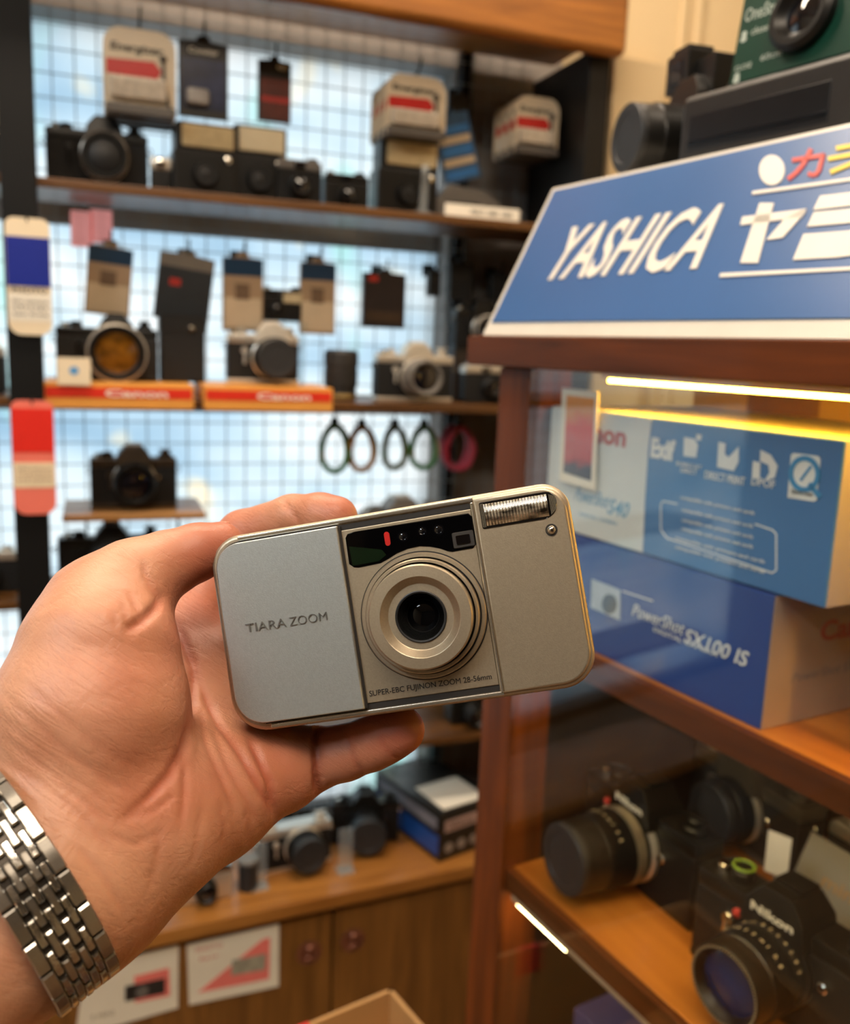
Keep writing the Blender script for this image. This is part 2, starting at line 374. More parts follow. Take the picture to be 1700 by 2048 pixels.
for x, y, r in ((62.2, 8.9, 1.6), (68.4, 8.2, 1.5), (73.5, 8.6, 1.7)): m.lathe([(r*U, 0), (r*U, .0003), (r*U*.72, .0003), (r*U*.6, .0001), (.0001, .00035)], (x*U, -.0004, H(y)), n=28)
m.build('sensor_lens', mat('sensor glass', '07080c', .05, coat=.6, var=.2), fw)
m = MB(); m.prism([(x*U, H(y)) for x, y in ((45.2, 15.3), (53.6, 15.2), (56.2, 13.6), (55.0, 11.8), (50, 10.5), (45.0, 9.2))], -.0007, -.0004); m.build('light_cell', mat('green tinted cell', '0d1a0e', .12, var=.2, scale=200), fw)
# lens
lc = (64.85*U, 0, H(33.75))
R_ = lambda mm: mm*U
t = MB(); t.lathe([(R_(19.75), .0), (R_(19.75), .0005), (R_(19.1), .0005), (R_(16.5), .0006)], lc, n=96); t.build('lens_gap_shade', M_groove, tc_)  # dark disc paints the shade between the lens rings
t = MB(); t.lathe([(R_(19.35), 0), (R_(19.35), .0014), (R_(19.0), .0018), (R_(18.0), .0018), (R_(17.9), .0006)], lc, n=96, caps=False); lb = t.build('lens_barrel', M_champ, tc_, 30)
t = MB(); t.lathe([(R_(17.45), .0006), (R_(17.45), .0046), (R_(17.1), .0050), (R_(16.4), .0050), (R_(16.3), .0020)], lc, n=96, caps=False); t.build('barrel_ring', M_champ, lb, 30)
t = MB(); t.lathe([(R_(15.8), .0010), (R_(15.8), .0087), (R_(15.35), .0092), (R_(12.2), .0093), (R_(12.0), .0092), (R_(10.1), .0072), (R_(9.9), .0071), (R_(7.85), .0071), (R_(7.75), .0067), (R_(7.75), .0010)], lc, n=96, caps=False); t.build('lens_face', M_champ, lb, 22)
t = MB(); pr = [(R_(7.8), .0074), (R_(7.55), .0075), (R_(7.1), .0074)]
for k in range(7): r = 6.9-k*.27; pr += [(R_(r), .0064-k*.0006), (R_(r-.16), .0067-k*.0006)]
pr += [(R_(4.9), .0022), (R_(4.8), .0014)]
t.lathe(pr, lc, n=72, caps=False); t.build('black_baffle', M_black, lb, 20)
t = MB(); t.lathe([(R_(5.2), .0014), (R_(4.6), .0020), (R_(3.4), .0025), (R_(2.), .0028), (R_(.2), .0029)], lc, n=48); t.build('lens_glass', mat('coated lens glass', '040405', .03, spec=.3, var=.3, scale=300), lb, 60)
m = MB(); m.text('SUPER-EBC FUJINON ZOOM 28-56mm', 44.2*U, H(55.9), 1.75*U, y=-.0003, width=38.2*U, depth=.0001); m.build('printed_lettering', mat('black print', '14110f', .5), tc_)
# flash
fl = rr(87*U, 110.4*U, H(10.7), H(2.4), (.6*U, 4.6*U, 3.2*U, .6*U), 7)
MB().prism(fl, -.0007, .001, .0002, 1).build('flash_bezel', mat('flash black', '0f0d0c', .2, var=.2, coat=.3), tc_)
fb = tc_.children[-1]
m = MB(); ni = 14; vs = []
for k in range(ni+1):
    a = PI*k/ni; zz = H(9.9)+(H(3.2)-H(9.9))*k/ni
    for x in (88.4, 107.6): vs.append((x*U, -.0008-.0011*math.sin(a), zz))
m.add(vs, [(2*k, 2*k+1, 2*k+3, 2*k+2) for k in range(ni)]).add(vs[0::2], [list(range(ni+1))]).add(vs[1::2], [list(range(ni+1))])
def flash_mat():
    m = bpy.data.materials.new('flash reflector'); m.use_nodes = True; nt = m.node_tree; b = nt.nodes['Principled BSDF']; tc = nt.nodes.new('ShaderNodeTexCoord')
    wv_ = nt.nodes.new('ShaderNodeTexWave'); wv_.inputs['Scale'].default_value = 330; wv_.inputs['Distortion'].default_value = .6; nt.links.new(tc.outputs['Object'], wv_.inputs[0])
    mp = nt.nodes.new('ShaderNodeMapping'); mp.inputs['Scale'].default_value = (140, 1, 420); nz = nt.nodes.new('ShaderNodeTexNoise'); nz.inputs['Scale'].default_value = 1.; nz.inputs['Detail'].default_value = 4; nt.links.new(tc.outputs['Object'], mp.inputs[0]); nt.links.new(mp.outputs[0], nz.inputs[0])
    rp = nt.nodes.new('ShaderNodeValToRGB'); rp.color_ramp.elements[0].position = .36; rp.color_ramp.elements[1].position = .62; rp.color_ramp.elements[0].color = (.05, .04, .03, 1); rp.color_ramp.elements[1].color = (.85, .78, .66, 1)  # bright and dark streaks paint reflections into the flash colour
    nt.links.new(nz.outputs['Fac'], rp.inputs[0]); nt.links.new(rp.outputs[0], b.inputs['Base Color']); b.inputs['Metallic'].default_value = .9; b.inputs['Roughness'].default_value = .14; b.inputs['Coat Weight'].default_value = .7
    bp = nt.nodes.new('ShaderNodeBump'); bp.inputs['Strength'].default_value = .5; bp.inputs['Distance'].default_value = .0004; nt.links.new(wv_.outputs['Fac'], bp.inputs['Height']); nt.links.new(bp.outputs[0], b.inputs['Normal']); return m
m.build('flash_lens', flash_mat(), fb, 50)
m = MB()
for k in range(7): m.box((108.3+k*.28)*U, (108.42+k*.28)*U, -.0010, -.0006, H(9.6-.25*k), H(3.4+.12*k))
for k in range(4): m.box((87.3+k*.28)*U, (87.42+k*.28)*U, -.0010, -.0006, H(10.2), H(2.9))
m.build('flash_ribs', mat('flash rib plastic', '8d8574', .2, .3, coat=.6, var=.2), fb)
m = MB(); m.lathe([(R_(1.85), 0), (R_(1.85), .0003), (R_(1.5), .0003), (R_(1.5), 0)], (107.5*U, -.0003, H(14.2)), n=32); m.build('stud_collar', M_groove, tc_)
m = MB(); m.sphere((107.5*U, -.0003, H(14.2)), .00145, 24); m.build('chrome_stud', mat('chrome', 'd8d4cc', .08, 1.), tc_)
m = MB()
for k in range(5): m.box(113.5*U, 114.7*U, .010, .018, H(36+k*2.1), H(37.1+k*2.1), .0003)
m.build('grip_ribs', M_champ, tc_)
# ------------------------------------------------------------------ the left hand holding it: one continuous skin surface
def Pm(px, py, d): return np.array([(px-CX)/FPX*d, (py-CY)/FPX*d, d])*1000     # millimetres: right, down, away
def to_world(v): v = np.asarray(v)/1000; return EYE+v[..., 0:1]*RGT-v[..., 1:2]*UP+v[..., 2:3]*FWD
def chain(L): return [(Pm(*a[:3]), Pm(*b[:3]), a[3], b[3]) for a, b in zip(L[:-1], L[1:])]
ARM = [(-560, 2230, .206, 33), (-222, 2005, .229, 30), (95, 1766, .252, 27.5), (140, 1700, .258, 27)]
PALM = [
    [(90, 1770, .252, 27), (150, 1600, .262, 26), (185, 1420, .266, 28), (200, 1300, .270, 23), (215, 1225, .278, 18)],          # thenar mound
    [(125, 1690, .266, 24), (250, 1450, .300, 19), (370, 1270, .330, 13)],
    [(120, 1700, .270, 24), (300, 1500, .300, 19), (440, 1340, .324, 14)],
    [(150, 1710, .268, 24), (340, 1570, .292, 20), (490, 1440, .314, 14)],
    [(120, 1752, .256, 26), (200, 1725, .262, 24), (300, 1645, .270, 24), (420, 1592, .286, 20.5), (530, 1540, .298, 16)],
]
FINGERS = [
    ('thumb', [(215, 1228, .278, 18), (275, 1160, .284, 13.2), (332, 1129, .290, 10.6), (395, 1104, .294, 9.2), (441, 1089, .2975, 7.6)]),
    ('index', [(370, 1255, .332, 12), (435, 1130, .345, 10.5), (487, 1072, .346, 9.8), (585, 1036, .337, 8.6), (640, 1033, .332, 8.5), (672, 1035, .329, 8.0)]),
    ('middle', [(440, 1340, .328, 12), (560, 1215, .343, 10.5), (650, 1195, .338, 9.5), (720, 1195, .332, 8.5)]),
    ('ring', [(490, 1440, .322, 12), (610, 1335, .337, 10), (700, 1315, .333, 9), (760, 1315, .327, 8.2)]),
    ('pinky', [(520, 1530, .300, 15), (580, 1532, .302, 13), (628, 1517, .304, 10.4), (690, 1505, .301, 9.0), (742, 1487, .298, 8.6), (772, 1473, .296, 8.3), (801, 1460, .2945, 8.0)]),
]
def hand_field(X):
    def cone(seg):
        a, b, ra, rb = seg; ab = b-a; t = np.clip(((X-a)@ab)/(ab@ab), 0, 1); return np.linalg.norm(X-a-t[:, None]*ab, axis=1)-(ra+(rb-ra)*t)
    def smin(a, b, k): h = np.maximum(k-np.abs(a-b), 0)/k; return np.minimum(a, b)-h*h*k*.25
    def group(L, k):
        d = None
        for s in chain(L): e = cone(s); d = e if d is None else smin(d, e, k)
        return d
    d = group(ARM, 4.)
    for L in PALM: d = smin(d, group(L, 3.), 11.)
    for n, L in FINGERS: d = smin(d, group(L, 2.5), 6. if n != 'pinky' else 4.5)
    return d
def surface_nets(lo, hi, h):
    n = [int(math.ceil((b-a)/h))+1 for a, b in zip(lo, hi)]
    ax = [lo[i]+h*np.arange(n[i]) for i in range(3)]
    F = np.empty(n, np.float32)
    for i in range(n[0]):
        g = np.stack(np.meshgrid([ax[0][i]], ax[1], ax[2], indexing='ij'), -1).reshape(-1, 3); F[i] = hand_field(g).reshape(n[1], n[2])
    ins = F < 0; c = np.zeros([k-1 for k in n], np.int8)
    for a in (0, 1):
        for b in (0, 1):
            for d in (0, 1): c += ins[a:n[0]-1+a, b:n[1]-1+b, d:n[2]-1+d]
    act = (c > 0) & (c < 8); idx = -np.ones(act.shape, np.int64); cells = np.argwhere(act); idx[act] = np.arange(len(cells))
    acc = np.zeros((len(cells), 3)); cnt = np.zeros(len(cells)); cor = [(a, b, d) for a in (0, 1) for b in (0, 1) for d in (0, 1)]
    for p in cor:
        for q in cor:
            if sum(q)-sum(p) == 1 and all(y >= x for x, y in zip(p, q)):
                fp = F[cells[:, 0]+p[0], cells[:, 1]+p[1], cells[:, 2]+p[2]]; fq = F[cells[:, 0]+q[0], cells[:, 1]+q[1], cells[:, 2]+q[2]]
                m = (fp < 0) != (fq < 0); t = np.where(m, fp/np.where(m, fp-fq, 1), 0)[:, None]
                pos = np.array(p)+(np.array(q)-np.array(p))*t; acc += np.where(m[:, None], pos, 0); cnt += m
    V = (cells+acc/cnt[:, None])*h+np.array(lo); Q = []
    for a in range(3):
        b, d = (a+1) % 3, (a+2) % 3; sl = [slice(None)]*3; s0 = list(sl); s1 = list(sl); s0[a] = slice(0, n[a]-1); s1[a] = slice(1, n[a])
        e = np.argwhere(ins[tuple(s0)] != ins[tuple(s1)]); e = e[(e[:, b] > 0) & (e[:, d] > 0) & (e[:, b] < n[b]-1) & (e[:, d] < n[d]-1)]
        def at_(db, dd): k = e.copy(); k[:, b] -= db; k[:, d] -= dd; return idx[k[:, 0], k[:, 1], k[:, 2]]
        q = np.stack([at_(1, 1), at_(0, 1), at_(0, 0), at_(1, 0)], 1); fl = ins[tuple(s0)][tuple(e.T)]; q[~fl] = q[~fl][:, ::-1]; Q.append(q)
    return V, np.concatenate(Q)
# flexion creases and folds of the palm: pixel polyline, depth mm, half width mm
CREASES = [
    ([(345, 1238), (366, 1273), (388, 1332), (386, 1411), (370, 1491), (340, 1550), (298, 1597), (239, 1640)], .9, 1.5),
    ([(396, 1350), (414, 1400), (436, 1445), (478, 1500), (510, 1555), (540, 1610), (556, 1645)], 1.0, 1.2),
    ([(384, 1430), (372, 1497), (369, 1587), (361, 1667)], .5, 1.0), ([(400, 1400), (410, 1480), (450, 1570), (480, 1650)], .45, .9),
    ([(494, 1466), (518, 1515), (538, 1560), (557, 1640)], 1.0, 1.2),
    ([(420, 1440), (455, 1530), (500, 1610), (520, 1660)], .45, .9),
    ([(250, 1262), (285, 1242), (313, 1215), (326, 1190)], 1.3, 1.5), ([(284, 1120), (292, 1150), (310, 1185), (326, 1196)], .5, 1.2),
    ([(630, 1440), (633, 1500), (635, 1545), (636, 1600)], 1.7, 1.3),
    ([(694, 1465), (700, 1500), (712, 1530), (735, 1552)], .5, .9), ([(758, 1462), (764, 1490), (784, 1513), (808, 1520)], .5, .9),
    ([(598, 1048), (588, 1030), (570, 1008), (562, 990)], .5, 1.0), ([(566, 1020), (574, 1000), (578, 985)], .3, .7),
    ([(0, 1385), (60, 1440), (130, 1500), (210, 1560), (270, 1590)], .35, .9), ([(0, 1430), (70, 1490), (150, 1560), (230, 1620)], .3, .8), ([(0, 1470), (80, 1530), (160, 1600), (220, 1650)], .4, .9),
    ([(0, 1520), (90, 1570), (170, 1640), (240, 1720)], .35, .9), ([(30, 1350), (110, 1420), (190, 1490), (280, 1540)], .25, .8),
    ([(240, 1640), (300, 1625), (350, 1590)], .4, 1.0), ([(200, 1665), (270, 1690), (330, 1660)], .3, .9), ([(150, 1690), (210, 1760), (250, 1830)], .4, 1.1),
    ([(320, 1660), (315, 1720), (300, 1780)], .3, 1.0), ([(400, 1620), (395, 1690), (380, 1740)], .25, .9), ([(440, 1600), (450, 1660), (445, 1710)], .25, .9), ([(490, 1610), (500, 1650), (498, 1690)], .3, .9),
    ([(240, 1200), (255, 1240), (262, 1262)], .35, .8), ([(255, 1180), (275, 1220), (285, 1240)], .35, .8), ([(225, 1220), (235, 1255)], .25, .8),
]
def make_hand():
    V, Q = surface_nets((-215, -22, 185), (12, 200, 368), 1.15)
    n = np.zeros_like(V); fn = np.cross(V[Q[:, 2]]-V[Q[:, 0]], V[Q[:, 3]]-V[Q[:, 1]])
    for k in range(4): np.add.at(n, Q[:, k], fn)
    n /= np.linalg.norm(n, axis=1)[:, None]+1e-9
    if np.mean(np.sum(n*(V-V.mean(0)), 1)) < 0: n = -n; Q = Q[:, ::-1]
    px = V[:, 0]/V[:, 2]*FPX+CX; py = V[:, 1]/V[:, 2]*FPX+CY; face = np.clip(-np.sum(n*V/np.linalg.norm(V, axis=1)[:, None], 1)*2.2, 0, 1)
    dep = np.zeros(len(V)); red = np.zeros(len(V))
    for L, d, w in CREASES:
        L = np.array(L, float); D = np.full(len(V), 1e9); T = np.zeros(len(V)); N = len(L)-1
        for k, (a, b) in enumerate(zip(L[:-1], L[1:])):
            ab = b-a; t = np.clip(((px-a[0])*ab[0]+(py-a[1])*ab[1])/(ab@ab), 0, 1); e = np.hypot(px-a[0]-t*ab[0], py-a[1]-t*ab[1]); m = e < D; D[m] = e[m]; T[m] = (k+t[m])/N
        D *= V[:, 2]/FPX; g = np.exp(-(D/w)**2)*np.clip(np.minimum(T, 1-T)*5+.15, 0, 1); dep = np.maximum(dep, 0)+d*g*face - .18*d*face*np.exp(-((D-2.2*w)/w)**2); red = np.maximum(red, .7*g*min(1, d))
    V0 = V.copy(); V = V-n*(1.35*dep[:, None])
    def blob(x, y, r): return np.exp(-(((px-x)**2+(py-y)**2)/r**2))
    red = np.clip(red*.5+.75*blob(800, 1460, 70)+.6*blob(690, 1010, 70)+.65*blob(440, 1090, 110)+.35*blob(250, 1370, 150)+.5*blob(560, 1540, 110)+.35*blob(330, 1600, 130)+.5*blob(400, 1250, 90)+.25*blob(690, 1500, 70), 0, 1)  # skin redness, plus red bounced light on fingers behind the camera
    me = bpy.data.meshes.new('person'); me.from_pydata([tuple(p) for p in to_world(V)], [], [tuple(map(int, q)) for q in Q])
    gr = np.stack([V0[:, 0]*.85+V0[:, 1]*.53, -V0[:, 0]*.53+V0[:, 1]*.85, V0[:, 2]], 1).astype(np.float32); ga = me.attributes.new('grain', 'FLOAT_VECTOR', 'POINT'); ga.data.foreach_set('vector', gr.ravel())
    at_ = me.attributes.new('flush_bounce', 'FLOAT', 'POINT'); at_.data.foreach_set('value', red.astype(np.float32))
    me.polygons.foreach_set('use_smooth', [True]*len(me.polygons)); me.update()
    o = bpy.data.objects.new('person', me); COL.objects.link(o); me.materials.append(skin())
    sm = o.modifiers.new('soften', 'SMOOTH'); sm.factor = .5; sm.iterations = 2
    return tag(o, 'bare left hand and wrist, palm towards the viewer, gripping the silver compact camera', 'person')
def skin():
    m = bpy.data.materials.new('skin'); m.use_nodes = True; nt = m.node_tree; b = nt.nodes['Principled BSDF']; N = nt.nodes.new; Lk = nt.links.new
    tc = N('ShaderNodeTexCoord'); at_ = N('ShaderNodeAttribute'); at_.attribute_name = 'flush_bounce'
    nz = N('ShaderNodeTexNoise'); nz.inputs['Scale'].default_value = 45; nz.inputs['Detail'].default_value = 5; Lk(tc.outputs['Object'], nz.inputs['Vector'])
    rp = N('ShaderNodeValToRGB'); rp.color_ramp.elements[0].position = .3; rp.color_ramp.elements[1].position = .72
    rp.color_ramp.elements[0].color = (*srgb('b37a5b'), 1); rp.color_ramp.elements[1].color = (*srgb('cd9a7b'), 1); Lk(nz.outputs['Fac'], rp.inputs[0])
    mx = N('ShaderNodeMix'); mx.data_type = 'RGBA'; mx.inputs[7].default_value = (*srgb('aa5643'), 1); Lk(at_.outputs['Fac'], mx.inputs[0]); Lk(rp.outputs[0], mx.inputs[6]); Lk(mx.outputs[2], b.inputs['Base Color'])
    b.inputs['Roughness'].default_value = .42; b.inputs['Specular IOR Level'].default_value = .42
    b.inputs['Subsurface Weight'].default_value = .16; b.inputs['Subsurface Radius'].default_value = (.0035, .0012, .0007); b.inputs['Subsurface Scale'].default_value = 1.
    def layer(scale, st, dist, sc, prev):
        mp = N('ShaderNodeMapping'); mp.inputs['Scale'].default_value = sc; mp.inputs['Rotation'].default_value = (.5, .9, .3); n = N('ShaderNodeTexNoise'); n.inputs['Scale'].default_value = scale; n.inputs['Detail'].default_value = 3; n.inputs['Distortion'].default_value = 1.2
        Lk(tc.outputs['Object'], mp.inputs[0]); Lk(mp.outputs[0], n.inputs['Vector']); bp = N('ShaderNodeBump'); bp.inputs['Strength'].default_value = st; bp.inputs['Distance'].default_value = dist
        Lk(n.outputs['Fac'], bp.inputs['Height'])
        if prev is not None: Lk(prev, bp.inputs['Normal'])
        return bp.outputs[0]
    ga = N('ShaderNodeAttribute'); ga.attribute_name = 'grain'
    def grain(sc, st, dist, prev, rot=0., det=2, distort=.8):
        mp = N('ShaderNodeMapping'); mp.inputs['Scale'].default_value = sc; mp.inputs['Rotation'].default_value = (0, 0, rot); n = N('ShaderNodeTexNoise'); n.inputs['Scale'].default_value = 1.; n.inputs['Detail'].default_value = det; n.inputs['Distortion'].default_value = distort
        Lk(ga.outputs['Vector'], mp.inputs[0]); Lk(mp.outputs[0], n.inputs['Vector']); r = N('ShaderNodeValToRGB'); r.color_ramp.elements[0].position = .40; r.color_ramp.elements[1].position = .52; Lk(n.outputs['Fac'], r.inputs[0])
        bp = N('ShaderNodeBump'); bp.inputs['Strength'].default_value = st; bp.inputs['Distance'].default_value = dist; Lk(r.outputs[0], bp.inputs['Height'])
        if prev is not None: Lk(prev, bp.inputs['Normal'])
        return bp.outputs[0]
    q = layer(70, .25, .0012, (1, 1, 1), None); q = grain((.05, .55, .3), .20, .0004, q); q = grain((.5, .06, .3), .14, .0003, q, .35); q = grain((1.3, 1.5, 1.3), .22, .00016, q); q = layer(2600, .22, .0001, (1, 1, 1), q); Lk(q, b.inputs['Normal'])
    return m
hand = make_hand()
M_nail = mat('nail', 'd79a80', .25, var=.05, coat=.3)
for (px, py, d), dirn, al in (((440, 1091, .2985), (-.15, -.72, .62), (1, -.35, .1)), ((800, 1460, .2965), (.45, .45, .7), (.75, -.3, -.1)), ((676, 1034, .333), (.1, -.3, .95), (1, 0, -.1))):
    c = Pm(px, py, d); nn = np.array(dirn)/np.linalg.norm(dirn); a = np.array(al)-np.dot(al, nn)*nn; a /= np.linalg.norm(a); s = np.cross(nn, a); m = MB(); pts = []
    for i in range(9):
        for j in range(9):
            u, v = (i-4)/4, (j-4)/4; w_ = 4.6*v*math.sqrt(max(0, 1-.35*u*u)); pts.append(tuple(to_world(c+a*(4.2*u)+s*w_+nn*(math.sqrt(max(7.7**2-w_*w_, 1))-.1-.8*u*u))))
    m.add(pts, [(i*9+j, i*9+j+1, i*9+j+10, i*9+j+9) for i in range(8) for j in range(8)]); f = m.build('fingernail', M_nail, hand, 60); so = f.modifiers.new('thickness', 'SOLIDIFY'); so.thickness = .0005; so.offset = 0

# ------------------------------------------------------------------ steel watch bracelet on the wrist
a_ = Pm(-232, 1998, .226); b_ = Pm(105, 1755, .252); axw = b_-a_; axw /= np.linalg.norm(axw)
edge = Pm(99, 1724, .251); cen = edge-axw*8.9
q_ = np.array([0, 0, -1.])-axw*(-axw[2]); q_ /= np.linalg.norm(q_); w_ = np.cross(axw, q_)
wl = thing('wristwatch', 'stainless steel watch bracelet of brick-pattern links around the bare wrist', 'watch', tuple(to_world(cen)))
RL, RS = 31.0, 34.5; NL = 22; widths = [3.5, 2.1, 2.15, 2.2, 2.15, 2.1, 3.5]
M_steel = mat('polished steel', 'c9c6c0', .24, 1., var=.08, scale=900, bump=.15, bscale=500)
M_steel2 = mat('brushed steel', 'bab6ae', .30, 1., var=.08, scale=900, stretch=(1, 6, 6))
org = to_world(cen)
def ring(t, ax, h): return to_world(cen+axw*ax+(q_*math.cos(t)*RL+w_*math.sin(t)*RS)*(1+h/31.))-org
m = MB(); vs = []; fs = []
for k in range(64):
    for ax, h in ((-8.5, -1.6), (8.5, -1.6), (8.5, -.6), (-8.5, -.6)): vs.append(ring(2*PI*k/64, ax, h))
for k in range(64):
    for j in range(4): fs.append((k*4+j, k*4+(j+1) % 4, ((k+1) % 64)*4+(j+1) % 4, ((k+1) % 64)*4+j))
m.add(vs, fs).build('link_gap_shade', mat('gap shade steel', '3a3632', .4, .9), wl)  # dark ring under the links paints shade into their gaps
dt = 2*PI/NL
for k in range(NL):
    for mi in (0, 1):
        m = MB(); x = -8.85
        for j, wj in enumerate(widths):
            if j % 2 == mi:
                t0 = (k+.5*(j % 2))*dt+.035; t1 = t0+dt*(.93 if j in (0, 6) else .80); vs = []; ns = 4; b = .35
                prof = [(x+.1, -.9), (x+.1, .35), (x+.1+b, .8), (x+wj-.1-b, .8), (x+wj-.1, .35), (x+wj-.1, -.9)]
                for i in range(ns+3):
                    u = [0, .06, .3, .5, .7, .94, 1][i]; t = t0+(t1-t0)*u; dz = -.45 if i in (0, ns+2) else (.12 if i == 3 else 0)
                    for ax, h in prof: vs.append(ring(t, ax, h+(dz if h > 0 else 0)))
                fs = [(i*6+p, i*6+(p+1) % 6, (i+1)*6+(p+1) % 6, (i+1)*6+p) for i in range(ns+2) for p in range(6)]+[tuple(range(6)), tuple(range((ns+2)*6+5, (ns+2)*6-1, -1))]
                m.add(vs, fs)
            x += wj
        m.build('bracelet_link', M_steel if mi else M_steel2, wl, 28)
# ------------------------------------------------------------------ builders of still cameras (front faces -y, base at z = 0)
M_leather = mat('black leatherette', '0c0b0a', .6, var=.25, scale=300, bump=.6, bscale=1400, spec=.35)
M_satin = mat('black satin paint', '0f0e0c', .38, var=.1, scale=80, spec=.4)
M_chrome = mat('satin chrome', 'd9d3c7', .36, .8, var=.05, scale=200)
M_bright = mat('bright chrome', 'd6d2c8', .12, 1., var=.05, scale=200)
M_rubber = mat('lens rubber', '24211e', .6, var=.15, scale=200)
M_lensglass = mat('front lens glass', '0b0a10', .03, var=.4, scale=60, coat=1.)
M_amber = mat('amber coated glass', '6a4310', .05, var=.5, scale=60, coat=1.)
M_blueglass = mat('blue coated glass', '0b2f60', .12, var=.3, scale=40, coat=.3)
M_cap = mat('lens cap plastic', '232426', .5, var=.1, scale=120)
M_white = mat('white enamel lettering', 'e8e2d4', .5, var=.03)
M_red = mat('red enamel', 'b02a20', .4, var=.05)
def slr(label, group=None, cat='camera', body=None, top=None, w=.142, r=.031, L=.045, cap=None, glass=None, front=None, band=None, prism=True, logo=None, dx=0., detail=True, marks=False, M=None, loc=(0, 0, 0), rz=0., sc=1., name='slr_camera'):
    body = body or M_leather; top = top or M_satin; front = front or M_satin
    t = thing(name, label, cat, loc, rz, group, M)
    if sc != 1.: t.scale = (sc, sc, sc)
    h = .074
    b = MB(); b.prism(rr(-w/2, w/2, .006, h-.012, (.004,)*4, 3), .0, .032, .004, 2); b.build('body', body, t)
    MB().prism([(x, y) for x, y in rr(-w/2, w/2, 0, .008, (.002,)*4, 2)], .0005, .0315, .002, 2).build('bottom_plate', top, t)
    m = MB(); m.box(-w/2, w/2, .0005, .0315, h-.0135, h, .003, 2); m.build('top_plate', top, t)
    zl = .040
    if prism:
        m = MB(); pw = .026; vs = []
        for y, k in ((-.009, 0.), (.030, .0)):
            vs += [(dx-pw, y, h-.012), (dx+pw, y, h-.012), (dx+pw*.86, y+.001, h+.006), (dx+pw*.45, y+(.004 if y < 0 else -.002), h+.019), (dx-pw*.45, y+(.004 if y < 0 else -.002), h+.019), (dx-pw*.86, y+.001, h+.006)]
        m._bev(vs, [(0, 1, 2, 3, 4, 5), (11, 10, 9, 8, 7, 6)]+[(i, 6+i, 6+(i+1) % 6, (i+1) % 6) for i in range(6)], .0022, 2); p = m.build('prism_housing', top, t)
        if detail:
            m = MB(); m.box(dx-.011, dx+.011, .006, .026, h+.0185, h+.0215, .0008); m.build('hot_shoe', M_chrome if top is not M_satin else M_blackmetal, p)
        if logo:
            m = MB(); m.text(logo, dx-.0165, h-.0005, .0062, y=-.0085, width=.033, depth=.0006, bold=.018); m.build('logo_lettering', M_white, p)
    # controls
    m = MB(); m.cyl((-w*.30, .016, h-.001), (-w*.30, .016, h+.007), .0085, n=24, bev=.001); m.cyl((-w*.30, .016, h+.007), (-w*.30, .016, h+.0085), .0055, n=20); m.build('shutter_dial', top if top is not M_satin else M_satin, t)
    m = MB(); m.cyl((-w*.40, .012, h-.001), (-w*.40, .012, h+.006), .0045, n=16, bev=.0008); m.build('shutter_button', M_bright, t)
    m = MB(); m.cyl((w*.37, .016, h-.001), (w*.37, .016, h+.005), .0105, n=24, bev=.001); m.cyl((w*.37, .016, h+.004), (w*.37, .016, h+.011), .0065, n=20, bev=.001); m.box(w*.37-.010, w*.37+.010, .013, .019, h+.0105, h+.0125, .0008); m.build('rewind_knob', top, t)
    if detail:
        m = MB(); m.tube([(-w*.44, .020, h+.003), (-w*.40, .026, h+.004), (-w*.30, .030, h+.004)], .0022, 8); m.build('advance_lever', M_bright if top is not M_satin else M_satin, t)
        m = MB(); m.lathe([(.0055, 0), (.0055, .003), (.0045, .0045)], (-w*.27, .0005, .050), n=18); m.tube([(-w*.27, -.003, .050), (-w*.272, -.004, .036), (-w*.273, -.004, .030)], .0022, 8); m.build('self_timer_lever', M_bright if marks else top, t)
        m = MB(); m.lathe([(.004, 0), (.004, .004), (.0028, .005)], (w*.265, .0005, .046), n=16); m.build('release_button', M_bright, t)
        for s in (-1, 1):
            m = MB(); c = (s*(w/2+.002), .013, .056); m.tube([(c[0]+.004*math.cos(a), c[1], c[2]+.004*math.sin(a)) for a in [2*PI*i/12 for i in range(12)]], .0008, 6, closed=True); m.build('strap_lug', M_bright, t)
    # lens
    c = (dx, 0, zl)
    m = MB(); m.lathe([(r*1.06, 0), (r*1.06, .004), (r*1.0, .005), (r*1.0, .006)], c, n=40); m.build('lens_mount', M_chrome if top is not M_satin or band else M_satin, t, 25)
    m = MB(); q = [(r*.98, .004), (r*.98, L*.28), (r*1.02, L*.30)]; nr = 14 if detail else 4
    for k in range(nr): a = L*(.30+.38*k/nr); q += [(r*1.03, a+.0003), (r*1.03, a+L*.38/nr*.55), (r*1.0, a+L*.38/nr*.7), (r*1.0, a+L*.38/nr)]
    q += [(r*.98, L*.70), (r*.96, L*.96), (r*.93, L), (r*.84, L), (r*.80, L-.003), (r*.74, L-.006), (r*.70, L-.010)]
    m.lathe(q, c, n=48, caps=True); lens = m.build('lens_barrel', front, t, 25)
    if band:
        a, e, bm_ = band; m = MB(); m.lathe([(r*.99, L*a), (r*1.055, L*a+.0006), (r*1.055, L*e-.0006), (r*.99, L*e)], c, n=48, caps=False); m.build('lens_ring', bm_, lens, 25)
    if cap: m = MB(); m.lathe([(r*.93, L-.001), (r*.955, L), (r*.955, L+.004), (r*.92, L+.005), (r*.70, L+.005), (r*.68, L+.0042), (.0002, L+.0042)], c, n=40); m.build('lens_cap', cap, lens, 25)
    else: m = MB(); m.lathe([(r*.76, L-.007), (r*.55, L-.005), (r*.3, L-.0038), (.0004, L-.0034)], c, n=40, caps=False); m.build('front_glass', glass or M_lensglass, lens, 60)
